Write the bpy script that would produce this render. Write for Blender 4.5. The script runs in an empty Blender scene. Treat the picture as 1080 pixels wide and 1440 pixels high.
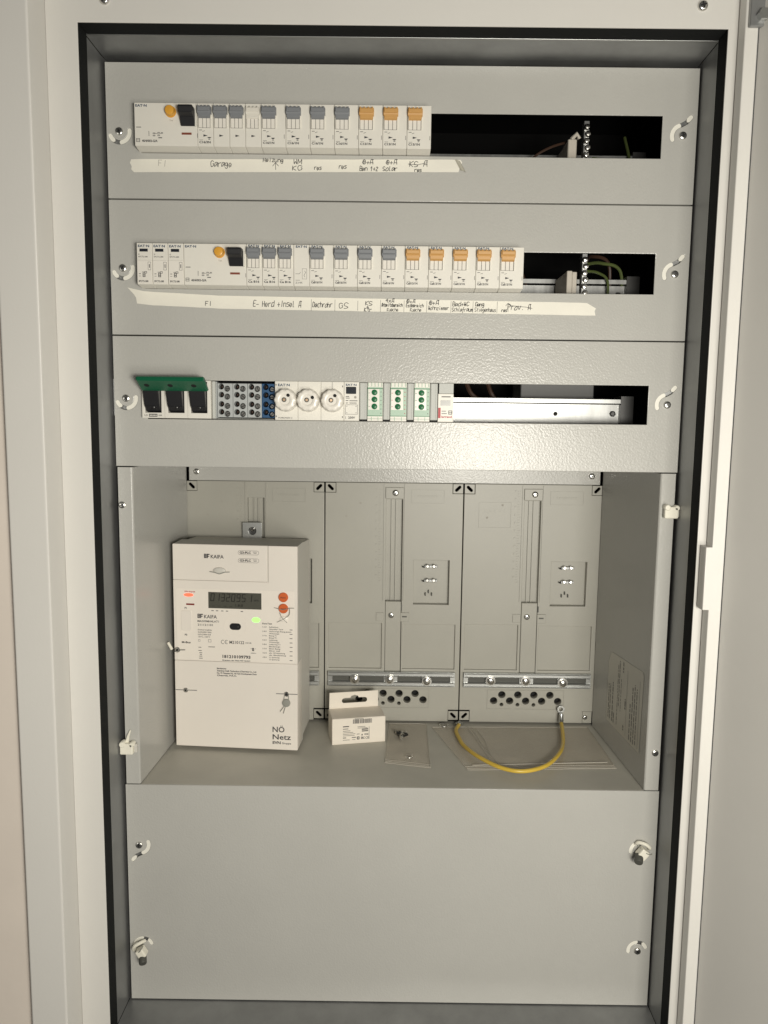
import bpy, bmesh, math, random
from mathutils import Vector, Matrix
random.seed(7)
S = bpy.context.scene
COL = S.collection
MM = 0.001
# ------------------------------------------------------------------ camera, light, exposure
def make_camera():
    pit, yaw, rol = 0.11775, -0.00239, 0.01204
    cp, sp, cy, sy = math.cos(pit), math.sin(pit), math.cos(yaw), math.sin(yaw)
    fw = Vector((sy*cp, cy*cp, -sp)); r = Vector((cy, -sy, 0)); u = r.cross(fw)
    r2 = r*math.cos(rol)+u*math.sin(rol); u2 = -r*math.sin(rol)+u*math.cos(rol)
    c = bpy.data.cameras.new('camera'); o = bpy.data.objects.new('camera', c); COL.objects.link(o)
    M = Matrix((r2, u2, -fw)).transposed().to_4x4(); M.translation = Vector((-11.93, -896.6, -394.25))*MM
    o.matrix_world = M
    c.sensor_fit = 'HORIZONTAL'; c.sensor_width = 36; c.lens = 36.0; c.clip_start = .01; c.clip_end = 50
    S.camera = o
make_camera()
W = bpy.data.worlds.new('World'); S.world = W; W.use_nodes = True
bg = W.node_tree.nodes['Background']; bg.inputs[0].default_value = (1.0, .965, .89, 1); bg.inputs[1].default_value = .095
def area(name, loc, target, size, power, color):
    l = bpy.data.lights.new(name, 'AREA'); l.shape = 'RECTANGLE'; l.size, l.size_y = size; l.energy = power; l.color = color
    o = bpy.data.objects.new(name, l); COL.objects.link(o); o.location = Vector(loc)*MM
    d = Vector(target)*MM-o.location; o.rotation_euler = d.to_track_quat('-Z', 'Y').to_euler()
area('hand_lamp', (215, -1130, -462), (60, 0, -560), (.22, .13), 8.6, (1.0, .955, .855))
area('fill_lamp', (430, -1260, -690), (60, 0, -640), (.36, .5), 7.0, (1.0, .955, .86))  # soft fill added from the right to steepen the brightness gradient
S.view_settings.view_transform = 'Standard'; S.view_settings.look = 'None'; S.view_settings.gamma = 1
S.view_settings.exposure = 0.0

# ------------------------------------------------------------------ materials
MATS = {}
def mat(name, col, rough=.5, metal=0, bump=0, bscale=500, bdist=.3, var=0, vscale=20, emit=None, estr=0, alpha=1, spec=.5, coat=0, rvar=0, stretch=None):
    m = bpy.data.materials.new(name); m.use_nodes = True; nt = m.node_tree; b = nt.nodes['Principled BSDF']
    b.inputs['Base Color'].default_value = (*col, 1); b.inputs['Roughness'].default_value = rough; b.inputs['Metallic'].default_value = metal
    b.inputs['Specular IOR Level'].default_value = spec; b.inputs['Coat Weight'].default_value = coat
    if emit: b.inputs['Emission Color'].default_value = (*emit, 1); b.inputs['Emission Strength'].default_value = estr
    if alpha < 1: b.inputs['Alpha'].default_value = alpha
    tc = nt.nodes.new('ShaderNodeTexCoord'); vec = tc.outputs['Object']
    if stretch:
        mp = nt.nodes.new('ShaderNodeMapping'); mp.inputs['Scale'].default_value = stretch; nt.links.new(vec, mp.inputs[0]); vec = mp.outputs[0]
    if bump:
        n = nt.nodes.new('ShaderNodeTexNoise'); n.inputs['Scale'].default_value = bscale; n.inputs['Detail'].default_value = 2
        nt.links.new(vec, n.inputs['Vector'])
        bp = nt.nodes.new('ShaderNodeBump'); bp.inputs['Strength'].default_value = bump; bp.inputs['Distance'].default_value = bdist*MM
        nt.links.new(n.outputs['Fac'], bp.inputs['Height']); nt.links.new(bp.outputs[0], b.inputs['Normal'])
    if var:
        n = nt.nodes.new('ShaderNodeTexNoise'); n.inputs['Scale'].default_value = vscale; n.inputs['Detail'].default_value = 6; n.inputs['Roughness'].default_value = .65
        nt.links.new(vec, n.inputs['Vector'])
        r = nt.nodes.new('ShaderNodeValToRGB')
        r.color_ramp.elements[0].position = .3; r.color_ramp.elements[1].position = .7
        r.color_ramp.elements[0].color = (*[c*(1-var) for c in col], 1); r.color_ramp.elements[1].color = (*[min(1, c*(1+var)) for c in col], 1)
        nt.links.new(n.outputs['Fac'], r.inputs[0]); nt.links.new(r.outputs[0], b.inputs['Base Color'])
        if rvar:
            mr = nt.nodes.new('ShaderNodeMapRange'); mr.inputs['To Min'].default_value = rough-rvar; mr.inputs['To Max'].default_value = rough+rvar
            nt.links.new(n.outputs['Fac'], mr.inputs['Value']); nt.links.new(mr.outputs[0], b.inputs['Roughness'])
    MATS[name] = m; return m
mat('cover_paint', (.465, .46, .432), .25, bump=.95, bscale=430, bdist=.26, spec=.32, var=.025, vscale=9)
mat('shelf_paint', (.50, .485, .43), .5, bump=.35, bscale=420, bdist=.3, var=.07, vscale=14)
mat('frame_paint', (.675, .66, .625), .4, bump=.25, bscale=380, bdist=.25, var=.015, vscale=6)
mat('door_paint', (.63, .615, .58), .45, bump=.25, bscale=380, bdist=.25, var=.02, vscale=6)
mat('plate_plastic', (.375, .365, .32), .42, bump=.10, bscale=900, bdist=.1, var=.03, vscale=12)
mat('galvanised', (.33, .335, .335), .42, .75, var=.16, vscale=16, rvar=.10, bump=.03, bscale=40, stretch=(1, 1, .45))
mat('zinc', (.52, .53, .52), .36, 1, var=.05, vscale=60)
mat('rail_steel', (.42, .425, .42), .40, 1, var=.16, vscale=30, rvar=.06, stretch=(3, 1, .6))
mat('screw_steel', (.66, .65, .62), .24, 1)
mat('dark_steel', (.10, .10, .10), .4, 1)
mat('rubber', (.011, .012, .012), .8, bump=.2, bscale=300, spec=.15)
mat('black_plastic', (.014, .014, .016), .38)
mat('inner_shade', (.006, .006, .006), .8, spec=.05)  # interior shade put into the colour so the openings read black
mat('void', (.006, .006, .006), .8)  # flat black stands in for the shaded depth of holes and gaps
mat('device_white', (.76, .735, .67), .40, bump=.05, bscale=800, bdist=.1, var=.012, vscale=60)
mat('device_side', (.62, .60, .55), .5)
mat('device_pale', (.80, .765, .70), .28)
mat('toggle_grey', (.20, .21, .225), .42)
mat('toggle_orange', (.56, .31, .10), .40)
mat('toggle_white', (.70, .67, .60), .35)
mat('amber', (.72, .36, .045), .32)
mat('ink', (.035, .035, .04), .6)
mat('ink_soft', (.16, .155, .15), .6)
mat('ink_faint', (.36, .34, .30), .7)
mat('ink_blue', (.02, .055, .11), .5)
mat('ink_red', (.45, .04, .05), .5)
mat('pen_ink', (.03, .03, .035), .6)
mat('flag_red', (.22, .06, .035), .4)
mat('window_dark', (.018, .022, .030), .2)
mat('green_handle', (.003, .10, .045), .35)
mat('terminal_grey', (.43, .45, .45), .45)
mat('terminal_blue', (.015, .075, .18), .4)
mat('timer_green', (.40, .55, .43), .45)
mat('knob_green', (.008, .15, .05), .4)
mat('filler_grey', (.50, .51, .48), .5)
mat('lcd_grey', (.27, .27, .25), .25)
mat('tape', (.80, .775, .69), .55, bump=.3, bscale=120, bdist=.15, var=.03, vscale=30)
mat('tape_edge', (.50, .48, .40), .6)
mat('meter_plastic', (.78, .73, .665), .42, bump=.06, bscale=700, bdist=.1, var=.012, vscale=20)
mat('meter_base', (.60, .58, .53), .5)
mat('meter_sticker', (.83, .775, .70), .35, var=.01, vscale=30)
mat('lcd_dark', (.085, .085, .07), .12)
mat('lcd_digit', (.018, .018, .016), .3)
mat('button_orange', (.62, .13, .035), .35)
mat('led_red', (.9, .12, .06), .3, emit=(1, .10, .05), estr=1.5)
mat('led_off', (.20, .02, .015), .2)
mat('led_green', (.3, .9, .2), .3, emit=(.25, 1, .12), estr=1.6)
mat('seal_white', (.84, .81, .70), .32)
mat('seal_grey', (.075, .075, .065), .5)
mat('lead_grey', (.28, .28, .25), .5)
mat('latch_white', (.86, .84, .76), .35)
mat('cardboard', (.78, .72, .63), .6, bump=.05, bscale=300, var=.02, vscale=40)
mat('wire_yellow', (.62, .43, .06), .35, var=.06, vscale=40)
mat('wire_brown', (.05, .025, .015), .5)
mat('wire_green', (.10, .13, .04), .5)
mat('copper', (.55, .40, .28), .35, 1)
mat('duct_grey', (.10, .10, .10), .5)
mat('beige_plastic', (.50, .46, .40), .5)
mat('sticker', (.54, .525, .47), .4)
mat('plaster', (.70, .63, .56), .8, bump=.3, bscale=90, bdist=.4, var=.04, vscale=7)
def film():
    m = bpy.data.materials.new('bag_film'); m.use_nodes = True; nt = m.node_tree; nt.nodes.clear()
    out = nt.nodes.new('ShaderNodeOutputMaterial'); mx = nt.nodes.new('ShaderNodeMixShader'); tr = nt.nodes.new('ShaderNodeBsdfTransparent')
    pr = nt.nodes.new('ShaderNodeBsdfPrincipled'); pr.inputs['Base Color'].default_value = (.80, .70, .57, 1); pr.inputs['Roughness'].default_value = .2
    mx.inputs[0].default_value = .14; pr.inputs['Subsurface Weight'].default_value = 0
    nt.links.new(tr.outputs[0], mx.inputs[1]); nt.links.new(pr.outputs[0], mx.inputs[2])
    nt.links.new(mx.outputs[0], out.inputs[0]); MATS['bag_film'] = m
film()
mat('bag_edge', (.62, .59, .52), .3, alpha=.45)

# ------------------------------------------------------------------ mesh helpers (millimetres)
ORG = {}
class MB:
    def __init__(s): s.v = []; s.f = []
    def add(s, vs, fs):
        n = len(s.v); s.v += [tuple(v) for v in vs]; s.f += [tuple(i+n for i in f) for f in fs]; return s
    def box(s, x0, x1, y0, y1, z0, z1):
        return s.add([(x0,y0,z0),(x1,y0,z0),(x1,y1,z0),(x0,y1,z0),(x0,y0,z1),(x1,y0,z1),(x1,y1,z1),(x0,y1,z1)],
                     [(0,3,2,1),(4,5,6,7),(0,1,5,4),(1,2,6,5),(2,3,7,6),(3,0,4,7)])
    def prism_x(s, prof, x0, x1):   # profile (y,z) extruded along x
        n = len(prof); a = sum(prof[i][0]*prof[(i+1) % n][1]-prof[(i+1) % n][0]*prof[i][1] for i in range(n))
        if a < 0: prof = prof[::-1]
        vs = [(x0, y, z) for y, z in prof]+[(x1, y, z) for y, z in prof]
        return s.add(vs, [tuple(range(n))[::-1], tuple(range(n, 2*n))]+[(i, (i+1) % n, n+(i+1) % n, n+i) for i in range(n)])
    def prism_y(s, prof, y0, y1):   # profile (x,z) extruded along y
        n = len(prof); a = sum(prof[i][0]*prof[(i+1) % n][1]-prof[(i+1) % n][0]*prof[i][1] for i in range(n))
        if a < 0: prof = prof[::-1]
        vs = [(x, y0, z) for x, z in prof]+[(x, y1, z) for x, z in prof]
        return s.add(vs, [tuple(range(n)), tuple(range(n, 2*n))[::-1]]+[((i+1) % n, i, n+i, n+(i+1) % n) for i in range(n)])
    def lathe(s, cx, cz, prof, seg=20, y0=0, sc=(1, 1)):  # prof (r, y) from back to front, axis = y
        n = len(prof); vs = []
        for r, y in prof:
            for k in range(seg):
                a = 2*math.pi*k/seg; vs.append((cx+r*math.cos(a)*sc[0], y0+y, cz+r*math.sin(a)*sc[1]))
        fs = [(j*seg+k, j*seg+(k+1) % seg, (j+1)*seg+(k+1) % seg, (j+1)*seg+k) for j in range(n-1) for k in range(seg)]
        fs.append(tuple((n-1)*seg+k for k in range(seg)))
        return s.add(vs, fs)
    def disc(s, cx, cz, r, y, seg=20, rx=None):
        return s.add([(cx+(rx or r)*math.cos(2*math.pi*k/seg), y, cz+r*math.sin(2*math.pi*k/seg)) for k in range(seg)], [tuple(range(seg))])
    def tube(s, pts, r, seg=8, caps=True):
        pts = [Vector(p) for p in pts]; n = len(pts); vs = []
        up = Vector((.13, .21, .97))
        for i, p in enumerate(pts):
            t = (pts[min(i+1, n-1)]-pts[max(i-1, 0)]).normalized()
            a = t.cross(up)
            if a.length < .05: a = t.cross(Vector((1, 0, 0)))
            a.normalize(); b = a.cross(t).normalized(); up = b
            rr = r[i] if isinstance(r, (list, tuple)) else r
            for k in range(seg):
                w = 2*math.pi*k/seg; vs.append(p+a*rr*math.cos(w)+b*rr*math.sin(w))
        fs = [(i*seg+k, i*seg+(k+1) % seg, (i+1)*seg+(k+1) % seg, (i+1)*seg+k) for i in range(n-1) for k in range(seg)]
        if caps: fs += [tuple(range(seg))[::-1], tuple((n-1)*seg+k for k in range(seg))]
        return s.add(vs, fs)
    def xf(s, M): s.v = [tuple(M @ Vector(v)) for v in s.v]; return s
    def build(s, name, m, parent=None, bevel=0, smooth=False, local=False, seg=1):
        o = Vector((0, 0, 0))
        if parent is not None and not local: o = Vector(ORG.get(parent.name, (0, 0, 0)))
        me = bpy.data.meshes.new(name); me.from_pydata([(Vector(v)-o)*MM for v in s.v], [], s.f)
        if bevel:
            bm = bmesh.new(); bm.from_mesh(me); bmesh.ops.remove_doubles(bm, verts=bm.verts, dist=1e-7)
            es = [e for e in bm.edges if len(e.link_faces) == 2 and e.calc_face_angle(0) > .4]
            bmesh.ops.bevel(bm, geom=es, offset=bevel*MM, segments=seg, affect='EDGES', profile=.5); bm.to_mesh(me); bm.free()
        me.materials.append(MATS[m])
        if smooth:
            for p in me.polygons: p.use_smooth = True
            me.set_sharp_from_angle(angle=math.radians(38))
        ob = bpy.data.objects.new(name, me); COL.objects.link(ob); ob.parent = parent
        if parent is not None: ORG[ob.name] = ORG.get(parent.name, (0, 0, 0))
        return ob
def thing(name, label, cat, loc=(0, 0, 0), rotz=0, group=None):
    o = bpy.data.objects.new(name, None); COL.objects.link(o); o.empty_display_size = .02
    o.location = Vector(loc)*MM; o.rotation_euler = (0, 0, rotz); ORG[o.name] = loc
    tag(o, label, cat, group); return o
def tag(o, label, cat=None, group=None):
    o['label'] = label
    if cat: o['category'] = cat
    if group: o['group'] = group
    return o
def copy_tree(o, parent=None):
    c = o.copy(); COL.objects.link(c); c.parent = parent; ORG[c.name] = ORG.get(o.name, (0, 0, 0))
    for ch in o.children: copy_tree(ch, c)
    return c
JR = random.Random(11)
def plate2d(outer, holes, y0, y1, bev=0, res=1):
    """sheet in the XZ plane, front at y0, back at y1"""
    c = bpy.data.curves.new('tmp', 'CURVE'); c.dimensions = '2D'; c.fill_mode = 'BOTH'
    c.extrude = (y1-y0)/2-bev; c.bevel_depth = bev; c.offset = -bev; c.bevel_resolution = res
    for pts in [outer]+list(holes):
        sp = c.splines.new('POLY'); sp.points.add(len(pts)-1)
        for p, q in zip(sp.points, pts): p.co = (q[0]+JR.uniform(-.012, .012), q[1]+JR.uniform(-.012, .012), 0, 1)
        sp.use_cyclic_u = True
    o = bpy.data.objects.new('tmp', c); me = o.to_mesh(); ym = (y0+y1)/2
    m = MB(); m.add([(v.co.x, ym-v.co.z, v.co.y) for v in me.vertices], [tuple(p.vertices) for p in me.polygons])
    o.to_mesh_clear(); bpy.data.objects.remove(o); bpy.data.curves.remove(c); return m
def rect(x0, x1, z0, z1): return [(x0, z0), (x1, z0), (x1, z1), (x0, z1)]
def rrect(x0, x1, z0, z1, r, n=4):
    out = []
    for cx, cz, a0 in ((x1-r, z0+r, -90), (x1-r, z1-r, 0), (x0+r, z1-r, 90), (x0+r, z0+r, 180)):
        for k in range(n+1):
            a = math.radians(a0+90*k/n); out.append((cx+r*math.cos(a), cz+r*math.sin(a)))
    return out
def circ(cx, cz, r, n=20): return [(cx+r*math.cos(2*math.pi*k/n), cz+r*math.sin(2*math.pi*k/n)) for k in range(n)]
def band(pts, w):   # outline of a stroke of width w along a polyline, rounded ends
    P = [Vector(p) for p in pts]; L = []; R = []
    for i, p in enumerate(P):
        t = (P[min(i+1, len(P)-1)]-P[max(i-1, 0)]).normalized(); n = Vector((-t.y, t.x)); L.append(p+n*w/2); R.append(p-n*w/2)
    t1 = (P[-1]-P[-2]).normalized(); t0 = (P[0]-P[1]).normalized()
    e1 = [P[-1]+Matrix.Rotation(-a, 2) @ (Vector((-t1.y, t1.x))*w/2) for a in (.8, 1.57, 2.3)]
    e0 = [P[0]+Matrix.Rotation(-a, 2) @ (Vector((-t0.y, t0.x))*w/2) for a in (.8, 1.57, 2.3)]
    return [tuple(q) for q in L+e1+R[::-1]+e0]
def smooth_path(pts, n=8):
    P = [Vector(p) for p in pts]; out = []
    for i in range(len(P)-1):
        a, b, c, d = P[max(i-1, 0)], P[i], P[i+1], P[min(i+2, len(P)-1)]
        for k in range(n):
            t = k/n; out.append(.5*((2*b)+(c-a)*t+(2*a-5*b+4*c-d)*t*t+(3*b-a-3*c+d)*t**3))
    out.append(P[-1]); return out
TXT = {}
def glyphs(s, bold):
    k = (s, bold)
    if k not in TXT:
        c = bpy.data.curves.new('tmp', 'FONT'); c.body = s; c.size = 1; c.fill_mode = 'FRONT'; c.resolution_u = 2; c.offset = (0, .034, .016)[int(bold)] if bold else .014
        o = bpy.data.objects.new('tmp', c); me = o.to_mesh()
        vs = [(v.co.x, v.co.y) for v in me.vertices]; fs = [tuple(p.vertices) for p in me.polygons]
        o.to_mesh_clear(); bpy.data.objects.remove(o); bpy.data.curves.remove(c); TXT[k] = (vs, fs)
    return TXT[k]
def text(m, s, x, z, h, y, w=None, align='L', bold=False, rot=0):
    """print s, cap height h, baseline left at (x,z), facing -y; w squeezes it to a width"""
    vs, fs = glyphs(s, 2 if bold and h > 4.5 else bold)
    if not vs: return m
    k = h/.71; x0 = min(v[0] for v in vs); x1 = max(v[0] for v in vs); kx = k if not w else w/(x1-x0)
    wd = (x1-x0)*kx; dx = {'L': 0, 'C': -wd/2, 'R': -wd}[align]; c, sn = math.cos(rot), math.sin(rot)
    out = []
    for a, b in vs:
        px, pz = (a-x0)*kx+dx, b*k; out.append((x+px*c-pz*sn, y, z+px*sn+pz*c))
    return m.add(out, fs)
# pen strokes: points as digit pairs x,y on a 4 x 9 grid, baseline y=2, cap y=8, x-height y=6
PEN = {'A': '0218483842 0444', 'B': '020828473505 0535443202', 'C': '47280704122243', 'D': '02082847432202', 'E': '48080242 0535', 'F': '0802 0848 0535',
 'G': '472807041222434535', 'H': '0208 4842 0545', 'I': '2228', 'K': '0208 480542', 'M': '0208244842', 'P': '020828473505', 'S': '4728070534432202', 'W': '0812254238 ', 'Z': '08480242',
 'a': '461604022346 4642', 'b': '0802 0436443202', 'c': '4616041232', 'd': '4842 461604022243', 'e': '0444361604122243', 'f': '3828120000 0535', 'g': '461604133346 46412001',
 'h': '0802 05264542', 'i': '2622 2828', 'k': '0802 460442', 'l': '1812 22', 'm': '0602 05162422 25364542', 'n': '0602 05264542', 'o': '26040222434626', 'r': '0602 052646', 's': '46160534432202',
 't': '2823 32 0646', 'u': '06032243 4642', 'v': '062246', 'x': '0642 4602', 'z': '06460242', '0': '182807032243473828', '1': '062822', '2': '0728473602 0242', '4': '380545 3832',
 '+': '2226 0444', '-': '0444', '.': '2222', 'O': '2817041322434728 2327 1545', 'X': '0642 4602', '^': '2008 2068 ', ' ': ''}
def pen(m, s, x, z, h, y, w, thick=.64, align='C'):
    """handwriting: cap height h, overall width w"""
    n = len(s); adv = w/max(n, 1); gw = adv*.72; x0 = x-(w/2 if align == 'C' else 0)
    for i, ch in enumerate(s):
        ox = x0+i*adv+adv*.14+random.uniform(-.04, .04)*adv; oz = z+random.uniform(-.06, .06)*h; sh = .10+random.uniform(-.05, .05); sc = random.uniform(.92, 1.08)
        for st in PEN.get(ch, '').split():
            q = [(int(st[k]), int(st[k+1])-2) for k in range(0, len(st)-1, 2)]
            P = [Vector((ox+(a/4*gw+sh*b/6*h)*sc, oz+b/6*h*sc)) for a, b in q]
            if len(P) > 2: P = smooth_path(P, 3)
            if len(set(q)) == 1: P = [P[0], P[0]+Vector((.4, .1))]
            for a, b in zip(P[:-1], P[1:]):
                d = b-a
                if d.length < 1e-5: continue
                t = d.normalized(); nn = Vector((-t.y, t.x))*thick/2; a2, b2 = a-t*thick*.3, b+t*thick*.3
                m.add([(a2.x+nn.x, y, a2.y+nn.y), (a2.x-nn.x, y, a2.y-nn.y), (b2.x-nn.x, y, b2.y-nn.y), (b2.x+nn.x, y, b2.y+nn.y)], [(0, 1, 2, 3)])
    return m
def line(m, pts, thick, y):
    for (ax, az), (bx, bz) in zip(pts[:-1], pts[1:]):
        d = Vector((bx-ax, bz-az)); t = d.normalized(); n = Vector((-t.y, t.x))*thick/2
        m.add([(ax+n.x, y, az+n.y), (ax-n.x, y, az-n.y), (bx-n.x, y, bz-n.y), (bx+n.x, y, bz+n.y)], [(0, 1, 2, 3)])
    return m
def frame_line(m, x0, x1, z0, z1, t, y):
    return m.add([(x0, y, z0), (x1, y, z0), (x1, y, z1), (x0, y, z1), (x0+t, y, z0+t), (x1-t, y, z0+t), (x1-t, y, z1-t), (x0+t, y, z1-t)],
                 [(0, 1, 5, 4), (1, 2, 6, 5), (2, 3, 7, 6), (3, 0, 4, 7)])
def screw(parent, x, y, z, r=4.0, rot=.5, name='screw', local=False, h=2.4, m='screw_steel'):
    b = MB().lathe(x, z, [(r*1.0, 0), (r, -h*.35), (r*.92, -h*.7), (r*.7, -h*.92), (r*.45, -h)], 18, y)
    o = b.build(name, m, parent, smooth=True, local=local)
    c = MB(); L = r*.62; T = r*.13
    for a in (rot, rot+math.pi/2):
        ca, sa = math.cos(a), math.sin(a)
        c.add([(x+u*ca-v*sa, y-h-.05-(.0 if a == rot else .03), z+u*sa+v*ca) for u, v in ((-L, -T), (L, -T), (L, T), (-L, T))], [(0, 1, 2, 3)])
    lo = parent if True else None
    k = c.build(name+'_recess', 'dark_steel', o if parent_depth(o) <= 2 else parent, local=local)
    return o
def parent_depth(o):
    d = 0
    while o.parent is not None: o = o.parent; d += 1
    return d+1

# ------------------------------------------------------------------ the setting
w = MB().box(-1200, -400.5, -98, 200, -1500, 400).build('wall', 'plaster'); w['kind'] = 'structure'

cab = thing('electrical_cabinet', 'white steel electrical cabinet with grey cover plates, galvanised inner frame and open door', 'cabinet', (0, 260, -1260))
FY = -70   # front of the white frame
plate2d(rect(-361.8, 346, -1250, 100), [rect(-329.5, 327.3, -1132, 2.2)], FY, FY+2, .6).build('frame', 'frame_paint', cab, smooth=True)
plate2d([(-402, -1290), (346, -1290), (346, -1250), (-361.8, -1250), (-361.8, 100), (346, 100), (346, 142), (-402, 142)], [], -110, -60, 2.2, 2).build('frame_rim', 'frame_paint', cab, smooth=True)
for sx in (-301.2, 299.8):
    screw(cab, sx, FY, 23.4, 5.2, 1.1 if sx < 0 else .3, name='frame_screw', h=3.4)
# rubber seal behind the frame opening, four strips
gx0, gx1, gz0, gz1 = -330.6, 328.6, -1133.5, 3.4
for x0, x1, z0, z1 in ((gx0-4, gx0, gz0-4, gz1+4), (gx1, gx1+4, gz0-4, gz1+4), (gx0, gx1, gz1, gz1+4), (gx0, gx1, gz0-4, gz0)):
    MB().box(x0, x1, FY+2, -42, z0, z1).build('rubber_seal', 'rubber', cab, bevel=.8)
# galvanised inner frame: four mitred rails cut short behind the covers so the openings stay dark
ga, gb, gc, gd = -333.4, 331.0, -1133, 4.6   # at the front edge
ia, ib, ic, idd = -331.0, 329.6, -1129, 1.6  # at the cover plane
def rail(quads, name='frame_rail'):
    m = MB()
    m.add(quads, [(0, 1, 2, 3)]); return m
def galv(p):   # p = list of (x,y,z) strips: front edge two points, cover plane two points, rear two points; thickened outwards
    m = MB(); m.add(p, [(0, 1, 3, 2), (2, 3, 5, 4)])
    return m
g = .5
galv([(ga, -41, gc+g), (ga, -41, gd-g), (ia, 0, ic+g), (ia, 0, idd-g), (-330, 18, ic), (-330, 18, idd)]).build('frame_rail', 'galvanised', cab)
galv([(gb, -41, gc+g), (gb, -41, gd-g), (ib, 0, ic+g), (ib, 0, idd-g), (330, 18, ic), (330, 18, idd)]).build('frame_rail', 'galvanised', cab)
galv([(ga+g, -41, gd), (gb-g, -41, gd), (ia+g, 0, idd), (ib-g, 0, idd), (-330, 18, idd), (330, 18, idd)]).build('frame_rail', 'galvanised', cab)
galv([(ga+g, -41, gc), (gb-g, -41, gc), (ia+g, 0, ic), (ib-g, 0, ic), (-330, 18, ic), (330, 18, ic)]).build('frame_rail', 'galvanised', cab)
for pts in (((ga+.4, -41, gc), (ga+.4, -41, gd)), ((gb-.4, -41, gc), (gb-.4, -41, gd)), ((ga, -41, gd-.3), (gb, -41, gd-.3))):
    MB().tube(pts, 1.5, 10).build('rail_edge', 'zinc', cab, smooth=True)  # rounded edge in brighter zinc, its highlight put into the colour
# outer shell so no light leaks in
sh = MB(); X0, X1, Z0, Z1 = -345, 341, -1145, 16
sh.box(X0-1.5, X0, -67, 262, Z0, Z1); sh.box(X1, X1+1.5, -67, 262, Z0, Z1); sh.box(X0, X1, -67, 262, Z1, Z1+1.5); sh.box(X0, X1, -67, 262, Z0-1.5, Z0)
sh.build('shell', 'inner_shade', cab)
MB().box(X0, X1, 259, 261, Z0, Z1).build('rear_wall', 'inner_shade', cab)

# quarter-turn slots
def arc(cx, cz, r, a0, a1, n=10): return [(cx+r*math.cos(math.radians(a0+(a1-a0)*k/n)), cz+r*math.sin(math.radians(a0+(a1-a0)*k/n))) for k in range(n+1)]
def rot180(pts, cx, cz, on): return [(2*cx-x, 2*cz-z) for x, z in pts] if on else pts
def slot_path(kind, cx, cz, flip):
    if kind == 'a': p = arc(cx, cz, 11.2, 203, 368, 16)
    else: p = arc(cx, cz, 11.6, 200, 100, 10)+[(cx+3.5, cz+14.2), (cx+8.6, cz+20)]
    return rot180(p, cx, cz, flip)
def white_path(kind, cx, cz, flip):
    if kind == 'a': p = [arc(cx, cz, 11.2, 203, 226, 5), arc(cx, cz, 11.2, 280, 368, 10)]
    else: p = [arc(cx, cz, 11.6, 200, 112, 9), [(cx+6, cz+17), (cx+8.6, cz+20)]]
    return [rot180(q, cx, cz, flip) for q in p]
# cover plates: x-range, z-range, hole, list of slots
CH = (-289.2, 289.2)
covers = [
 ('upper cover plate with circuit breakers and a taped label strip', -5.0, -149.3, (-55.2, -100.4), [('a', -313.3, -78, 0), ('b', 312.3, -76, 0)]),
 ('middle cover plate with circuit breakers and a long taped label strip', -150.7, -299.3, (-203, -247.7), [('a', -313.5, -225.4, 0), ('b', 311.7, -225.4, 0)]),
 ('lower row cover plate with green-handled fuse switch', -300.7, -450.0, (-350.2, -394.8), [('a', -313.8, -371.5, 0), ('b', 311.3, -371.8, 0)]),
 ('plain grey bottom cover plate with two security seals', -841.2, -1127.6, None, [('b', -312.6, -919.8, 1), ('a', -310.8, -1056, 1), ('a', 308.1, -919.4, 1), ('a', 311.3, -1052.6, 1)])]
for lab, zt, zb, hole, slots in covers:
    hs = [band(slot_path(*s), 4.4) for s in slots]
    if hole: hs.append(rect(CH[0], CH[1], hole[1], hole[0]))
    cv = plate2d(rect(-327.8, 327.8, zb, zt), hs, 0, 1.6, .7, 1).build('cover_plate', 'cover_paint', cab, smooth=True); cv['label'] = lab
    fl = MB()   # folded edges
    for z in (zt-.8, zb+.8): fl.box(-327, 327, 1.2, 14, z-.6, z+.6)
    if hole is None or True: fl.box(-327.4, -326, 1.2, 14, zb+2, zt-2); fl.box(326, 327.4, 1.2, 14, zb+2, zt-2)
    fl.build('folded_edge', 'cover_paint', cv)
    for s in slots:
        for q in white_path(*s):
            plate2d(band(q, 5.2 if len(q) > 2 else 4.6), [], .9, 3.2, .3).build('latch_hook', 'latch_white', cv, smooth=True)
        k = MB(); k.box(s[1]-16, s[1]+16, 4.2, 5, s[2]-20, s[2]+22); k.build('latch_backing', 'galvanised', cv)
        if not (s[2] < -900 and s[0] == 'a' and s[1] < 320 and abs(s[2]+1052.6) > 1): screw(cv, s[1], -.2, s[2], 4.3, random.uniform(0, 1.5))
        

# meter recess: flanged side panels, shelf, top stop
FX = 309
for sg in (-1, 1):
    pr = [(sg*326.5, 0.2), (sg*(FX+1.5), 0.2), (sg*FX, 1.8), (sg*298.6, 203), (sg*299.6, 203), (sg*(FX+1), 3), (sg*326.5, 2)]
    n = len(pr); m = MB(); zt, zb = -451.2, -840.2
    a = sum(pr[i][0]*pr[(i+1) % n][1]-pr[(i+1) % n][0]*pr[i][1] for i in range(n))
    if a < 0: pr = pr[::-1]
    m.add([(x, y, zb) for x, y in pr]+[(x, y, zt) for x, y in pr], [tuple(range(n))[::-1], tuple(range(n, 2*n))]+[(i, (i+1) % n, n+(i+1) % n, n+i) for i in range(n)])
    sp = m.build('side_panel', 'cover_paint', cab, bevel=.35)
    if sg < 0: screw(sp, -321.9, .2, -495.7, 4.2, .4)
    else: screw(sp, 319.8, .2, -792, 4.2, .9)
sh = MB().box(-309, 309, 1.8, 215, -842.8, -841.2).build('shelf', 'shelf_paint', cab)
MB().box(-296, 296, 207, 209, -482, -440).build('mounting_bar', 'cover_paint', cab, bevel=.5)
for x in (-285, 283.8): screw(cab, x, 207, -469.4, 4.4, .7, name='bar_screw')
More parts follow.
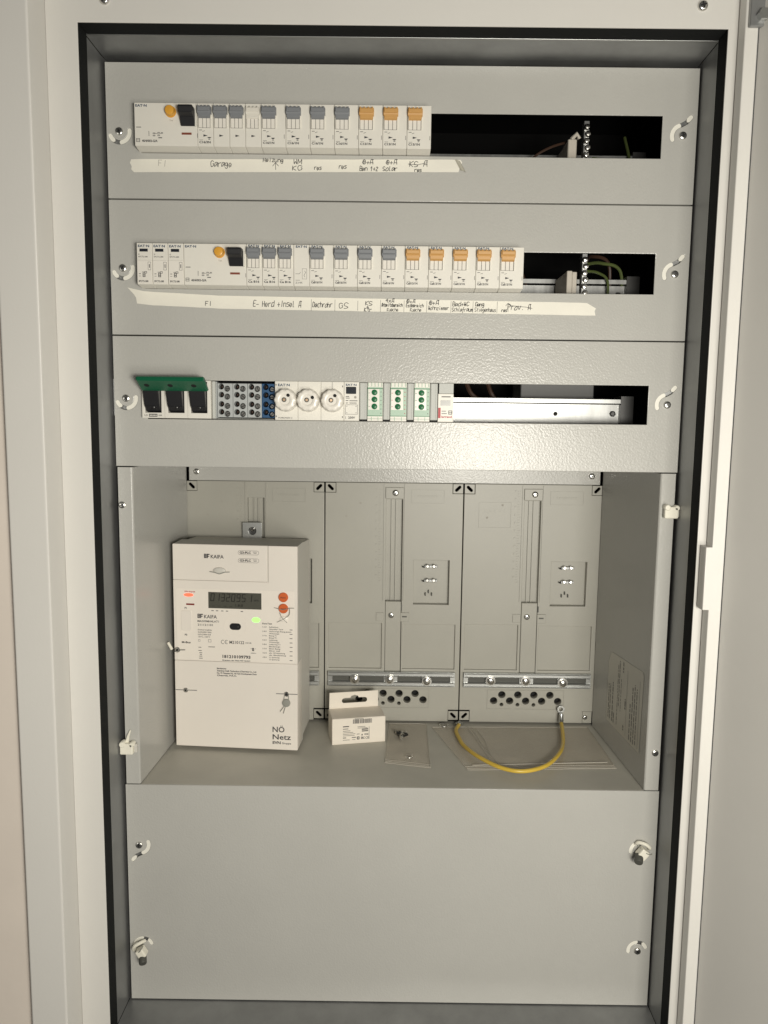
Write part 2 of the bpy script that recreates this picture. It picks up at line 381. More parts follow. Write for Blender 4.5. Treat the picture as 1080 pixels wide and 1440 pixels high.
# horizontal rails behind the covers
for zt in (-68.9, -216.2, -363.6):
    m = MB()
    t = 1.0
    pf = [(88, zt), (88, zt-5), (103, zt-5), (103, zt-30), (88, zt-30), (88, zt-35), (89, zt-35), (89, zt-31), (104, zt-31), (104, zt-4), (89, zt-4), (89, zt)]
    m.box(-300, 285, 88, 89.2, zt-5, zt); m.box(-300, 285, 95, 96, zt-33, zt-6.4)
    r = m.build('din_rail', 'rail_steel', cab)
    hm = MB()
    hm.disc(203.5, zt-18.7, 2.7, 94.8, 14)
    hm.build('rail_hole', 'void', r)
    MB().box(284, 300, 86, 120, zt-48, zt+4).build('rail_bracket', 'dark_steel', r)
    MB().lathe(276, zt-18, [(4, 0), (4, -2.5), (2.4, -3.2)], 6, 95).build('rail_bolt', 'dark_steel', r)

# the open door: hinge-side return with a latch tab, and the leaf
door = plate2d([(336.2, -1240), (349.4, -1240), (349.4, 96), (336.2, 96), (336.2, -523.5), (329.6, -523.5), (329.6, -592), (336.2, -592)][::-1], [], -88, -72.5, .9, 2).build('door', 'frame_paint', cab, smooth=True)
door['label'] = 'open white cabinet door seen edge on with its grey inner face'
dv = Vector((math.cos(math.radians(70)), -math.sin(math.radians(70)))); L = 330
a = Vector((350.0, -87.0)); b = a+dv*L; nrm = Vector((dv.y, -dv.x))*-1
q = [(a.x, a.y), (b.x, b.y), (b.x-nrm.x*-18, b.y-nrm.y*-18), (a.x-nrm.x*-18, a.y-nrm.y*-18)]
m = MB(); m.add([(x, y, -1240) for x, y in q]+[(x, y, 96) for x, y in q], [(0, 3, 2, 1), (4, 5, 6, 7), (0, 1, 5, 4), (1, 2, 6, 5), (2, 3, 7, 6), (3, 0, 4, 7)])
m.build('door_leaf', 'door_paint', door, bevel=1)
MB().box(338.5, 362, -93, -88.6, -6, 40).build('hinge_bracket', 'galvanised', door, bevel=.8)
MB().lathe(350, 3.5, [(6.2, 0), (6.2, -4.6), (5.4, -5.2)], 6, -93).build('hinge_bolt', 'zinc', door)

# ------------------------------------------------------------------ DIN-rail devices
FD = -16
def device_body(parent, x0, x1, name='body', H=44.8, m='device_white', fy=FD, g=.15):
    prof = [(fy, 0), (fy, H), (-1, H-2.2), (80, H-2.2), (80, -1.8), (-1, -1.8)]
    if fy > -5: prof = [(fy, -.6), (fy, H-1.2), (80, H-1.2), (80, -.6)]
    return MB().prism_x(prof, x0+g, x1-g).build(name, m, parent, bevel=.45, local=True)
def toggle(parent, x0, x1, zt, m, H=11.4, out=6.8):
    b = MB(); y = FD
    pf = [(y, zt), (y-out+1.4, zt-.2), (y-out, zt-1.4), (y-out+.3, zt-H*.45), (y-out+2.2, zt-H*.5), (y-out+2.6, zt-H*.9), (y-2.0, zt-H), (y, zt-H-.4)]
    b.prism_x(pf, x0+.9, x1-.9)
    b.prism_x([(y, zt+.2), (y-out*.7, zt-.4), (y-out*.8, zt-5), (y-out*.6, zt-H*.66), (y, zt-H*.7)], x0, x1)
    t = b.build('toggle', m, parent, bevel=.4, local=True)
    r = MB(); n = 4
    for k in range(n):
        xx = x0+1.6+(x1-x0-3.2)*k/(n-1); r.box(xx-.8, xx+.8, y-out+.2, y-out+3.4, zt-1.2, zt+.3)
    r.build('grip', m, t, bevel=.25, local=True)
    return t
def window(parent, x0, x1, z0, z1):
    b = MB(); n = 3; wd = (x1-x0)/n
    for k in range(n):
        b.box(x0+k*wd+.25, x0+(k+1)*wd-.25, FD-1.1, FD+.2, z0, z1)
    o = b.build('lever_window', 'device_pale', parent, bevel=.3, local=True)
    d = MB().box(x0-.35, x1+.35, FD-.12, FD+.1, z0-.3, z1)
    d.build('window_gap', 'ink_soft', parent, local=True)
    s = MB(); s.box(x1+.15, x1+.75, FD-2.4, FD, z0-.5, z1+6); s.box(x0-.75, x0-.15, FD-2.4, FD, z0-.5, z1+6); s.build('lever_guard', 'device_white', parent, bevel=.2, local=True)
def tri(m, x, z, y): return m.add([(x, y, z-1.2), (x+4.6, y, z), (x, y, z+1.2)], [(0, 1, 2)])
def pole_face(parent, x0, wd, colour, logo, spec, H=44.8, full=True, tw=16.2):
    """toggle, lever window and print of one pole, local x from x0"""
    y = FD-.07
    toggle(parent, x0+.5, x0+.5+tw, H-4.5, colour, out=6.8 if colour != 'toggle_white' else 5)
    window(parent, x0+1.5, x0+tw-1.0, H-25.4, H-15.0)
    m = MB()
    if full:
        line(m, [(x0+1.9, H-27.9), (x0+5, H-27.9)], .55, y); line(m, [(x0+5.4, H-29.4), (x0+8, H-28.6)], .4, y)
        text(m, spec, x0+1.8, H-41.6, 2.3, y, w=min(12.4, wd-3.5), bold=True); line(m, [(x0+1.9, H-38.2), (x0+6, H-38.2)], .35, y); 
        m.add([(x0+10.6, y, H-35.2), (x0+15, y, H-35.2), (x0+13.6, y, H-36.6), (x0+12, y, H-36.6)], [(0, 3, 2, 1)]); line(m, [(x0+11.8, H-37.6), (x0+13.8, H-37.6)], .6, y)
    if wd > 20: line(m, [(x0+25.1, H-36), (x0+25.1, H-31.6)], .45, y)
    tri(m, x0+6.4, H-33.6, y)
    m.build('lettering', 'ink', parent, local=True)
    if logo:
        b = MB(); text(b, 'EAT·N', x0+2.2, H-2.9, 2.2, y, w=12, bold=True); b.build('logo', 'ink_blue', parent, local=True)
def strip_base(row): return (-98.0, -245.7)[row]
def breaker(row, x0, x1, colour, label, spec, group):
    wd = x1-x0; t = thing('circuit_breaker', label, 'circuit breaker', ((x0+x1)/2, 0, strip_base(row)), 0, group)
    device_body(t, -wd/2, wd/2); pole_face(t, -wd/2, wd, colour, row == 1, spec); return t
def multipole(row, edges, colours, label, spec, name, full_all):
    cx = (edges[0]+edges[-1])/2; t = thing(name, label, 'circuit breaker', (cx, 0, strip_base(row)))
    for i, c in enumerate(colours):
        p = device_body(t, edges[i]-cx, edges[i+1]-cx, 'pole')
        pole_face(p, edges[i]-cx, edges[i+1]-edges[i], c, row == 1, spec, full=full_all or i == 0, tw=15.2)
    return t
def rcd(row, x0, x1, label):
    wd = x1-x0; cx = (x0+x1)/2; t = thing('residual_current_breaker', label, 'residual breaker', (cx, 0, strip_base(row))); H = 44.8; y = FD-.07; l = -wd/2
    device_body(t, l, wd/2)
    MB().lathe(l+40, H-9.4, [(6.1, 0), (6.1, -.5), (5.2, -.6), (5.2, -5.2), (4.7, -6.4), (3.6, -6.8)], 22, FD).build('test_button', 'amber', t, local=True, smooth=True)
    b = MB().prism_x([(FD, H-5.5), (FD-12.5, H-6.2), (FD-14, H-8.2), (FD-12.6, H-13.6), (FD-6.5, H-16.2), (FD-1.8, H-24), (FD, H-24.4)], l+51, l+66.2)
    b.build('toggle', 'black_plastic', t, bevel=.5, local=True)
    MB().box(l+66.6, l+68.0, FD-2.6, FD, H-25, H-8).build('toggle_guard', 'device_white', t, bevel=.3, local=True)
    MB().box(l+51.6, l+62.4, FD-.25, FD, H-33.0, H-30.8).build('status_flag', 'flag_red', t, local=True)
    m = MB(); line(m, [(l+2, H-25.6), (l+7.4, H-25.6)], .7, y); line(m, [(l+15.8, H-34.8), (l+15.8, H-29.6)], .5, y)
    for (u, v, s, z2) in ((20, 31.2, 22.6, 1.4), (20, 33.6, 22.6, 1.3), (25.2, 30.6, 27.6, 1.4), (25.2, 33.2, 27.6, 1.4), (29, 30.8, 31, 1.3), (26, 36, 30, .9)):
        frame_line(m, l+u, l+s, H-v-z2, H-v, .45, y)
    line(m, [(l+22.6, H-32), (l+25.2, H-32)], .4, y); line(m, [(l+27.6, H-32), (l+29, H-32)], .4, y)
    frame_line(m, l+1.8, l+5.8, H-41, H-37.2, .5, y); line(m, [(l+2.2, H-39), (l+5.4, H-39)], .5, y)
    text(m, '40/4/003-G/A', l+8, H-40.9, 2.4, y, w=17, bold=True)
    line(m, [(l+68.9, H-36), (l+68.9, H-31.6)], .45, y)
    m.build('lettering', 'ink', t, local=True)
    f = MB(); text(f, 'Test', l+40.5, H-19, 1.6, y, align='C'); f.build('button_caption', 'ink_faint', t, local=True)
    b = MB(); text(b, 'EAT·N', l+1.6, H-4.4, 2.5, y, w=12.4, bold=True); b.build('logo', 'ink_blue', t, local=True)
# --- upper row
rcd(0, -291.5, -222.6, 'wide white residual current breaker with amber button, left of the Garage breaker')
multipole(0, [-222.6, -205.2, -187.6, -170.2, -153.0], ['toggle_grey']*3+['toggle_white'], 'four-pole breaker with three grey toggles and one white, above the word Garage', 'C16/3N', 'four_pole_breaker', False)
e1 = [-153.0, -126.2, -99.7, -73.2, -46.8, -20.4, 6.0, 32.4]
lab1 = ['grey-toggle breaker above the handwritten up arrow', 'grey-toggle breaker above the handwritten letters WM KG', 'grey-toggle breaker between the WM KG breaker and another grey one', 'grey-toggle breaker directly beside the orange-toggle breakers of the upper row',
        'orange-toggle breaker of the upper row directly beside a grey-toggle one', 'middle of the three orange-toggle breakers in the upper row', 'orange-toggle breaker beside the empty opening, above crossed-out writing']
for i in range(7): breaker(0, e1[i], e1[i+1], 'toggle_grey' if i < 4 else 'toggle_orange', lab1[i], 'C16/1N' if i < 4 else 'C13/1N', 'breakers in the upper row')
# --- middle row
e2s = [-292.6, -275.2, -257.8, -240.2]
for i in range(3):
    t = thing('surge_arrester', ['white surge arrester module at the outer end of the middle row', 'white surge arrester module between two alike ones', 'white surge arrester module touching the wide residual current breaker'][i], 'surge arrester', ((e2s[i]+e2s[i+1])/2, 0, strip_base(1)), 0, 'surge arresters in the middle row')
    H = 44.8; y = FD-.07; l = -8.7
    device_body(t, l, 8.7)
    MB().box(l+.5, 8.2, FD-.9, FD, 1, H-18.8).build('cartridge', 'device_pale', t, bevel=.3, local=True)
    MB().box(l+3.4, l+12.6, FD-.2, FD, H-9.4, H-6.2).build('status_window', 'window_dark', t, local=True)
    b = MB(); text(b, 'EAT·N', l+1.7, H-4.5, 2.5, y, w=12.6, bold=True); b.build('logo', 'ink_blue', t, local=True)
    m = MB(); text(m, 'SPCT2-280', l+1.8, H-15.6, 1.5, y, w=10.5); yy = FD-.97
    frame_line(m, l+2, l+3.2, H-13, H-11.6, .25, y); frame_line(m, l+12.6, l+16.0, H-29.4, H-20.6, .3, yy); line(m, [(l+14.3, H-27), (l+14.3, H-23)], .8, yy)
    line(m, [(l+2.4, H-33.5), (l+4.6, H-33.5)], .6, yy); line(m, [(l+2.4, H-36), (l+4.6, H-36)], .4, yy); frame_line(m, l+6.6, l+9.6, H-37, H-32.4, .7, yy); line(m, [(l+7, H-34.8), (l+9.4, H-34.8)], .9, yy); frame_line(m, l+8.6, l+11.4, H-33, H-30.8, .5, yy); line(m, [(l+6, H-31.6), (l+8.4, H-31.6)], .5, yy)
    text(m, 'SPCT2-280', l+2, H-42.4, 1.9, yy, w=10.8, bold=True)
    m.build('lettering', 'ink', t, local=True)
rcd(1, -240.2, -170.4, 'wide white residual current breaker with amber button, beside the surge arresters')
multipole(1, [-170.4, -152.8, -135.3, -117.9], ['toggle_grey']*3, 'three-pole breaker with grey toggles above the handwritten word Herd', 'Ca B16', 'three_pole_breaker', True)
t = thing('auxiliary_module', 'narrow white module without toggle beside the three-pole breaker', 'module', (-109.0, 0, strip_base(1))); l = -8.85; H = 44.8; y = FD-.07
device_body(t, l, 8.85); b = MB(); text(b, 'EAT·N', l+2.4, H-3.4, 2.5, y, w=12.2, bold=True); b.build('logo', 'ink_blue', t, local=True)
m = MB(); frame_line(m, l+9.4, l+14.6, H-37.2, H-25.8, .3, y); line(m, [(l+12.6, H-35), (l+11.4, H-33), (l+13.4, H-30), (l+12, H-28)], .4, y); line(m, [(l+2, H-31.5), (l+6.4, H-31.5)], .45, y); line(m, [(l+6.4, H-31.5), (l+7.6, H-29.6)], .4, y); line(m, [(l+2, H-38.4), (l+7, H-38.4)], .45, y); text(m, 'Z-HK', l+2, H-42, 1.9, y, w=8)
m.build('lettering', 'ink_soft', t, local=True)
e2 = [-100.2, -73.4, -46.9, -20.3, 6.0, 32.2, 58.6, 84.8, 111.4, 138.0]
lab2 = ['grey-toggle breaker next to the narrow module, above the word Dachrohr', 'grey-toggle breaker above the handwritten letters GS', 'grey-toggle breaker above the handwritten letters KS', 'grey-toggle breaker touching the orange-toggle breakers of the middle row',
        'orange-toggle breaker of the middle row touching a grey-toggle one', 'orange-toggle breaker above the handwritten word Wohnzimmer', 'orange-toggle breaker above the handwritten words Bad and WC', 'orange-toggle breaker above the handwritten word Stiegenhaus', 'orange-toggle breaker beside the open part of the middle row']
for i in range(9): breaker(1, e2[i], e2[i+1], 'toggle_grey' if i < 4 else 'toggle_orange', lab2[i], 'CaB16/1N' if i < 4 else 'CaB13/1N', 'breakers in the middle row')

# --- lower row
Z3 = -394.2
t = thing('fuse_switch', 'white three-pole fuse switch with black levers and a green cross handle', 'fuse switch', (-254.4, 0, Z3)); l = -39.6; pw = 26.4
m = plate2d(rect(l, l+3*pw, .4, 43.6), [rect(l+pw*k+3.6, l+pw*k+22.4, 6.6, 42.2) for k in range(3)], -6, 6, .4); m.build('housing', 'device_white', t, local=True)
MB().box(l+.5, l+79, 7, 60, .5, 43).build('rear_block', 'black_plastic', t, local=True)
for k in range(3):
    x = l+pw*k; lv = MB().prism_x([(6, 7.2), (-4.5, 7.8), (-11, 14), (-17, 33), (-15, 41), (6, 41.8)], x+4.4, x+21.8).build('lever', 'black_plastic', t, bevel=.8, local=True)
    MB().lathe(x+14.5, 12.8, [(1.6, 0), (1.4, -.9), (.7, -1.2)], 12, -9.4).build('lever_rivet', 'dark_steel', lv, local=True)
seam = MB()
for k in (1, 2): seam.box(l+pw*k-.12, l+pw*k+.12, -6.12, -5.9, .6, 8); seam.box(l+pw*k-.12, l+pw*k+.12, -6.12, -5.9, 8, 43)
seam.build('pole_seam', 'ink_faint', t, local=True)
gh = MB().prism_x([(-10, 33), (-30, 46.4), (-35, 46.6), (-37, 44.4), (-37, 42), (-17, 31.2), (-14, 30.8)], l+3, l+78.6).build('cross_handle', 'green_handle', t, bevel=1.3, local=True)
for k in range(3): MB().lathe(0, 0, [(3.0, 0), (2.6, -.1), (2.2, -.12)], 16, 0, (1, 1.1)).xf(Matrix.Translation((l+pw*k+12.5, -27.1, 36.65)) @ Matrix.Rotation(math.radians(61.6), 4, 'X')).build('handle_hole', 'void', gh, local=True)
m = MB(); text(m, 'LS', l+3, 2.6, 2, -6.1, w=3.4); m.box(l+8, l+17.6, -6.15, -6, 1.9, 5.2); text(m, '63A', l+19, 2.6, 2, -6.1, w=4); m.build('lettering', 'ink', t, local=True)
m = MB(); [line(m, [(l+8.8+k*1.7, 3.5), (l+10+k*1.7, 3.5)], 1.5, -6.25) for k in range(5)]; m.build('badge_lettering', 'device_white', t, local=True)
def terminal(x0, x1, m, label, grp=None):
    t = thing('terminal_block', label, 'terminal block', ((x0+x1)/2, 0, Z3), 0, grp); w2 = (x1-x0)/2
    hs = []; cs = []
    for k in range(4):
        z = 36.6-k*9.1-(1.6 if k > 1 else 0); hs.append((-w2+4.6, z+.8)); cs.append((-w2+11.3, z-1.4))
    plate2d(rect(-w2+.2, w2-.2, 2.2, 41.2), [circ(x, z, 3.3, 14) for x, z in hs]+[circ(x, z, 3.5, 14) for x, z in cs], 3, 13, .3).build('body', m, t, local=True)
    MB().box(-w2+.4, w2-.4, 14, 70, 0, 43).build('well', 'void', t, local=True)
    for x, z in cs:
        MB().lathe(x+.2, z, [(2.7, 0), (2.7, -3), (2.2, -3.6)], 14, 10.5).build('terminal_screw', 'screw_steel', t, local=True)
        q = MB(); a = random.uniform(0, 3); L = 2.2; T = .4; q.add([(x+.2+u*math.cos(a)-v*math.sin(a), 6.82, z+u*math.sin(a)+v*math.cos(a)) for u, v in ((-L, -T), (L, -T), (L, T), (-L, T))], [(0, 1, 2, 3)]); q.build('screw_slot', 'void', t, local=True)
    for x, z in hs: MB().lathe(x, z, [(1.7, 0), (1.7, -1), (1.1, -1.3)], 10, 12.6).build('wire_end', 'wire_brown', t, local=True)
    c = MB(); c.add([(-w2, 6, .2), (w2, 6, .2), (w2, 6, .8), (-w2, 6, .8)], [(0, 1, 2, 3)]); c.build('clear_edge', 'filler_grey', t, local=True)
terminal(-209.0, -191.0, 'terminal_grey', 'grey screw terminal block beside the green-handled fuse switch')
terminal(-191.0, -174.0, 'terminal_grey', 'grey screw terminal block between two other grey ones')
terminal(-174.0, -157.4, 'terminal_grey', 'grey screw terminal block touching the blue one')
terminal(-157.4, -141.5, 'terminal_blue', 'blue screw terminal block between grey terminals and round fuse caps')
t = thing('end_stop', 'clear grey end cover between fuse switch and terminals', 'end cover', (-211.6, 0, Z3)); MB().box(-2.6, 1.2, -.5, 60, .4, 43.4).build('plate', 'filler_grey', t, bevel=.5, local=True); MB().box(1.4, 2.4, 2, 60, .8, 43).build('rib', 'terminal_grey', t, local=True)
# screw-cap fuses
t = thing('fuse_holder', 'white fuse holder panel with three round scalloped screw caps', 'fuse holder', (-101.6, 0, Z3)); l = -39.8
for k in range(3): MB().box(l+26.55*k+.1, l+26.55*(k+1)-.1, -2.5, 60, -.2, 44.2).build('panel', 'device_white', t, bevel=.35, local=True)
for cx, a in ((-128.3, .95), (-102.6, .5), (-74.9, 1.0)):
    x = cx+101.6; z = 22.6; n = 64
    prof = [(12.6, 0, 0), (13.2, -1.5, 0), (13.0, -4, .35), (12.4, -10.5, .5), (11.2, -12.6, .4), (9.2, -13.4, 0), (6.4, -13.2, 0), (5.2, -12.2, 0)]
    vs = []; fs = []
    for r, y, am in prof:
        for k in range(n): th = 2*math.pi*k/n; rr = r+am*math.cos(10*th); vs.append((x+rr*math.cos(th), y-2.5, z+rr*math.sin(th)))
    fs = [(j*n+k, j*n+(k+1) % n, (j+1)*n+(k+1) % n, (j+1)*n+k) for j in range(len(prof)-1) for k in range(n)]; fs.append(tuple((len(prof)-1)*n+k for k in range(n)))
    cp = MB().add(vs, fs).build('screw_cap', 'device_pale', t, smooth=True, local=True)
    MB().lathe(x-.8, z+.2, [(2.7, 0), (2.7, -.8), (2.3, -.85)], 16, -14.7).build('fuse_window', 'seal_grey', cp, local=True)
    MB().disc(x-.8, z+.2, 1.5, -15.65, 14).build('fuse_indicator', 'copper', cp, local=True)
    MB().lathe(x+6.6*math.cos(a), z+6.6*math.sin(a), [(2.0, 0), (2.0, -.6), (1.7, -.65)], 14, -15.2).build('probe_hole', 'void', cp, local=True)
m = MB(); text(m, 'FCFBD0203-3', l+4, 1.6, 1.6, -2.6, w=16); line(m, [(l+1.4, 39), (l+1.4, 41)], 1, -2.6); line(m, [(l+1.4, 3), (l+1.4, 5)], 1, -2.6); line(m, [(l+78, 38), (l+78, 40)], .8, -2.6); line(m, [(l+78, 3), (l+78, 5)], .8, -2.6); line(m, [(l+66, 44), (l+66, 35)], .4, -2.6); m.build('lettering', 'ink', t, local=True)
m = MB(); text(m, 'EAT·N', l+3.6, 38.6, 2.7, -2.6, w=13.6, bold=True); m.build('logo', 'ink_blue', t, local=True)
# switch relay module
t = thing('relay_module', 'white relay module with dark window beside the round fuse caps', 'module', (-52.9, 0, Z3)); l = -8.8
MB().box(l+.1, 8.7, -3.5, 60, -.2, 44.2).build('body', 'device_white', t, bevel=.4, local=True)
MB().box(l+2.4, l+14, -4.6, -3.4, 30.6, 38.6).build('button', 'window_dark', t, bevel=.5, local=True)
m = MB(); y = -3.6; text(m, 'EAT·N', l+2, 39.8, 2.3, y, w=12.4, bold=True); m.build('logo', 'ink_blue', t, local=True)
m = MB()
for u, v, s in ((2, 27.6, 6), (2, 25.8, 6.5), (2, 23, 5), (6.4, 22.8, 15.6), (6.4, 20.2, 14.6), (2, 20.2, 4.6)): line(m, [(l+u, v), (l+s, v)], .75, y)
frame_line(m, l+1.6, l+15.8, 7.2, 18.4, .35, y); 
for u, v in ((3.4, 9), (14, 9), (3.4, 16.6), (14, 16.6)): line(m, [(l+u-.5, v), (l+u+.5, v)], .8, y)
text(m, '230V', l+5, 2.4, 2.4, y, w=8, bold=True); line(m, [(l+2, 2), (l+2, 5)], .4, y); m.build('lettering', 'ink', t, local=True); MB().disc(l+13, 26.8, 1.5, -3.62).build('indicator', 'ink_faint', t, local=True)
# blank fillers and the three green timers
fx = [(-44.0, -35.1), (-16.7, -8.7), (10.8, 18.8), (37.5, 46.3)]
fl = ['grey blank filler between the relay module and the first green timer', 'grey blank filler between the outer and the central green timer', 'grey blank filler between the central green timer and the one beside the meter module', 'grey blank filler between green timer and slim meter module']
for (a, b), lb in zip(fx, fl):
    t = thing('blank_filler', lb, 'filler', ((a+b)/2, 0, Z3), 0, 'blank fillers in the lower row'); h = (b-a)/2
    MB().box(-h+.2, h-.2, -2, 40, 1.6, 43.6).build('body', 'filler_grey', t, bevel=.6, local=True)
    r = MB(); r.box(-h+1.4, -h+2.2, -2.6, -1.9, 2.5, 43); r.box(h-2.2, h-1.4, -2.6, -1.9, 2.5, 43); r.build('rib', 'filler_grey', t, local=True)
    MB().box(-h, h, 3, 40, -.2, 1.5).build('dark_base', 'void', t, local=True)  # black strip below the filler body
tx = [(-35.1, -16.7), (-8.7, 10.8), (18.8, 37.5)]
tl = ['green and white timer with three green dials beside the relay module', 'green and white timer with three dials between two other timers', 'green and white timer with three dials beside the slim meter module']
for (a, b), lb in zip(tx, tl):
    t = thing('timer_relay', lb, 'timer', ((a+b)/2, 0, Z3), 0, 'timers in the lower row'); h = (b-a)/2
    MB().box(-h+.3, h-.3, -1.5, 60, -.2, 44).build('body', 'device_white', t, bevel=.4, local=True)
    MB().box(-h+.7, h-.7, -2.3, -1.4, 5.4, 38.6).build('front_label', 'timer_green', t, local=True)
    MB().box(-h+1.4, h-4.4, -2.5, -2.2, 13.0, 36.4).build('dial_panel', 'device_pale', t, local=True)
    for zz in (32.6, 24.6, 16.6):
        k = MB().lathe(-.6, zz, [(3.3, 0), (3.3, -1.2), (2.6, -1.7)], 18, -2.5).build('dial', 'knob_green', t, smooth=True, local=True)
        q = MB(); line(q, [(-1.8, zz-1.4), (.6, zz+1.4)], .5, -4.25); q.build('dial_slot', 'void', k, local=True)
    m = MB()
    for zz in (33.2, 28.4, 23.6, 18.6, 13.8, 9.0): m.disc(h-2.4, zz, .6, -2.4, 8)
    for zz in (32, 24, 16.6): line(m, [(-h+1.6, zz), (-h+3.4, zz)], .5, -2.6)
    m.build('lettering', 'ink_red' if a < 0 < b else 'ink_soft', t, local=True)
    g_ = MB()
    for k in range(5):
        xx = -h+1.6+k*(2*h-3.2)/4
        g_.box(xx-.35, xx+.35, -2.2, -1.4, 39.4, 43.6)
        if k % 2: g_.box(xx-.35, xx+.35, -2.2, -1.4, .4, 4.6)
    g_.build('rib', 'timer_green', t, local=True)
    q = MB(); line(q, [(-h+.5, 37.2), (h-.5, 37.2)], .9, -2.42); line(q, [(-h+.5, 5.9), (h-.5, 5.9)], .7, -2.42); line(q, [(-h+.6, 2.6), (h-.6, 2.6)], .3, -1.6); q.build('stripe', 'knob_green', t, local=True)
t = thing('energy_module', 'slim white meter module with red side mark beside the bare rail', 'module', (55.4, 0, Z3)); l = -9.0
MB().box(l+.2, 9, -3, 60, -.2, 32).build('body', 'device_white', t, bevel=.4, local=True); MB().box(l+1.2, 9, -1.5, 60, 32.2, 44).build('terminal_cover', 'filler_grey', t, bevel=.4, local=True)
MB().box(l+3.2, l+14.6, -3.3, -2.9, 18.4, 24.6).build('display', 'lcd_grey', t, local=True)
m = MB(); y = -3.1; line(m, [(l+4.2, 28.6), (l+14.6, 28.6)], 1.3, y); line(m, [(l+4.6, 12.2), (l+9.6, 12.2)], .8, y); line(m, [(l+4.6, 9.4), (l+10.6, 9.4)], .8, y); frame_line(m, l+12.4, l+16.8, 8.4, 13, .8, y); line(m, [(l+12.6, 10.6), (l+16.6, 10.6)], .7, y); m.build('lettering', 'ink_soft', t, local=True)
m = MB(); m.box(l+.6, l+3.4, -3.2, -2.9, 4.2, 16); text(m, 'legrand', l+4.4, 4.6, 2.4, y, w=12, bold=True); m.build('logo', 'ink_red', t, local=True)

# ------------------------------------------------------------------ neutral bars, wires inside
for row, (x, zt, zb, bx) in enumerate([(213, -54, -100, 196), (217, -201, -250, 201.5)]):
    t = thing('neutral_bar', ['upright screw terminal bar in the upper dark opening', 'upright screw terminal bar in front of the rail in the middle opening'][row], 'terminal bar', (x, 30, zb))
    MB().box(x-3, x+3, 30, 40, zb, zt+4).build('bar', 'galvanised', t, bevel=.4)
    n = 6; 
    for k in range(n):
        z = zt-3.5-k*7.6; MB().lathe(x+(k % 2)*1.2, z, [(3.2, 0), (3.2, -3.4), (2.5, -4.6), (1.2, -5)], 12, 30).build('terminal_screw', 'screw_steel', t, smooth=True)
    h = thing('bar_holder', ['beige plastic holder beside the terminal bar, in the upper opening', 'beige plastic block crossing the rail beside the terminal bar'][row], 'holder', (bx, 22, zb))
    if row == 0:
        MB().box(bx-5, bx+5, 24, 86, zb-3, -72).build('block', 'beige_plastic', h, bevel=1); MB().tube([(bx-1, 26, -72), (bx+5, 26, -66), (bx+8, 27, -71)], 2.4).build('clip', 'beige_plastic', h, smooth=True)
    else:
        MB().box(bx-6, bx+.2, 24, 86, zb-3, -218).build('block', 'beige_plastic', h, bevel=.6); MB().box(bx+.6, bx+6, 26, 86, zb-3, -218.8).build('block', 'beige_plastic', h, bevel=.6)
def wire(pts, r, m, label, grp='wires inside the cabinet'):
    p = smooth_path(pts, 8); o = thing('wire', label, 'wire', pts[0], 0, grp); MB().tube(p, r, 7).build('strand', m, o, smooth=True)
wire([(150, 60, -100), (158, 58, -82), (178, 50, -72), (200, 36, -70)], 1.5, 'wire_brown', 'thin brown wire bending to the holder in the upper opening')
wire([(222, 34, -90), (250, 50, -88), (275, 70, -84), (280, 110, -40)], 1.8, 'wire_green', 'greenish wire running low in the upper opening')
wire([(150, 110, -190), (162, 100, -225), (158, 105, -270)], 1.6, 'wire_brown', 'thin dark wire hanging left of the beige block')
wire([(221, 36, -216), (240, 60, -213), (258, 80, -218), (262, 90, -240)], 1.6, 'wire_green', 'pale green wire leaving the terminal bar in the middle opening')
wire([(221, 36, -208), (250, 80, -198), (280, 100, -205), (285, 110, -260)], 2.0, 'wire_green', 'green wire arching over the rail in the middle opening')
wire([(221, 40, -205), (240, 90, -188), (268, 110, -195), (270, 120, -260)], 2.2, 'wire_brown', 'thick brown wire arching behind the green one')
wire([(90, 140, -330), (100, 130, -358), (130, 140, -372)], 3.0, 'wire_brown', 'thick dark cable behind the bare rail')
wire([(120, 150, -330), (128, 140, -358), (150, 150, -376)], 3.0, 'wire_brown', 'second dark cable behind the bare rail')
t = thing('inner_cable_duct', 'grey plastic cable duct behind the bare rail', 'cable duct', (215, 150, -380)); MB().box(165, 262, 135, 200, -420, -335).build('duct', 'duct_grey', t, bevel=1)

# ------------------------------------------------------------------ handwritten tape strips
def rough(p0, p1, n, amp): return [(p0[0]+(p1[0]-p0[0])*k/n, p0[1]+(p1[1]-p0[1])*k/n+random.uniform(-amp, amp)) for k in range(n+1)]
t = thing('label_tape', 'short ivory paper tape with handwriting under the upper breaker row', 'tape', (-120, 0, -113))
m = plate2d(rough((-298.2, -121), (64.5, -117.2), 40, .12)+[(66, -112), (68.4, -107), (66.8, -104.3)]+rough((60, -104.0), (-290, -107), 40, .12)+[(-301, -107.4), (-302.4, -111), (-300.6, -115), (-301.2, -118)], [], -.35, -.05, 0)
m.build('strip', 'tape', t)
f = MB(); pts = []
for i in range(7):
    for j in range(4):
        u = i/6; v = j/3; pts.append((60+u*6+v*7, -.4-3.2*math.sin(u*math.pi)*(.5+.5*v)-1.2*v*math.sin(v*3), -103.8-u*2-v*12))
f.add(pts, [(i*4+j, i*4+j+1, (i+1)*4+j+1, (i+1)*4+j) for i in range(6) for j in range(3)]); f.build('crumpled_end', 'tape_edge', t, smooth=True)
m = MB(); y = -.45
pen(m, 'Garage', -200.6, -114.2, 6.2, y, 24); pen(m, 'Heizung', -142.5, -108.6, 4.2, y, 23); line(m, [(-139.6, -117), (-139.9, -109.5)], .55, y); line(m, [(-143, -113), (-139.9, -109.3), (-136.4, -113)], .55, y)
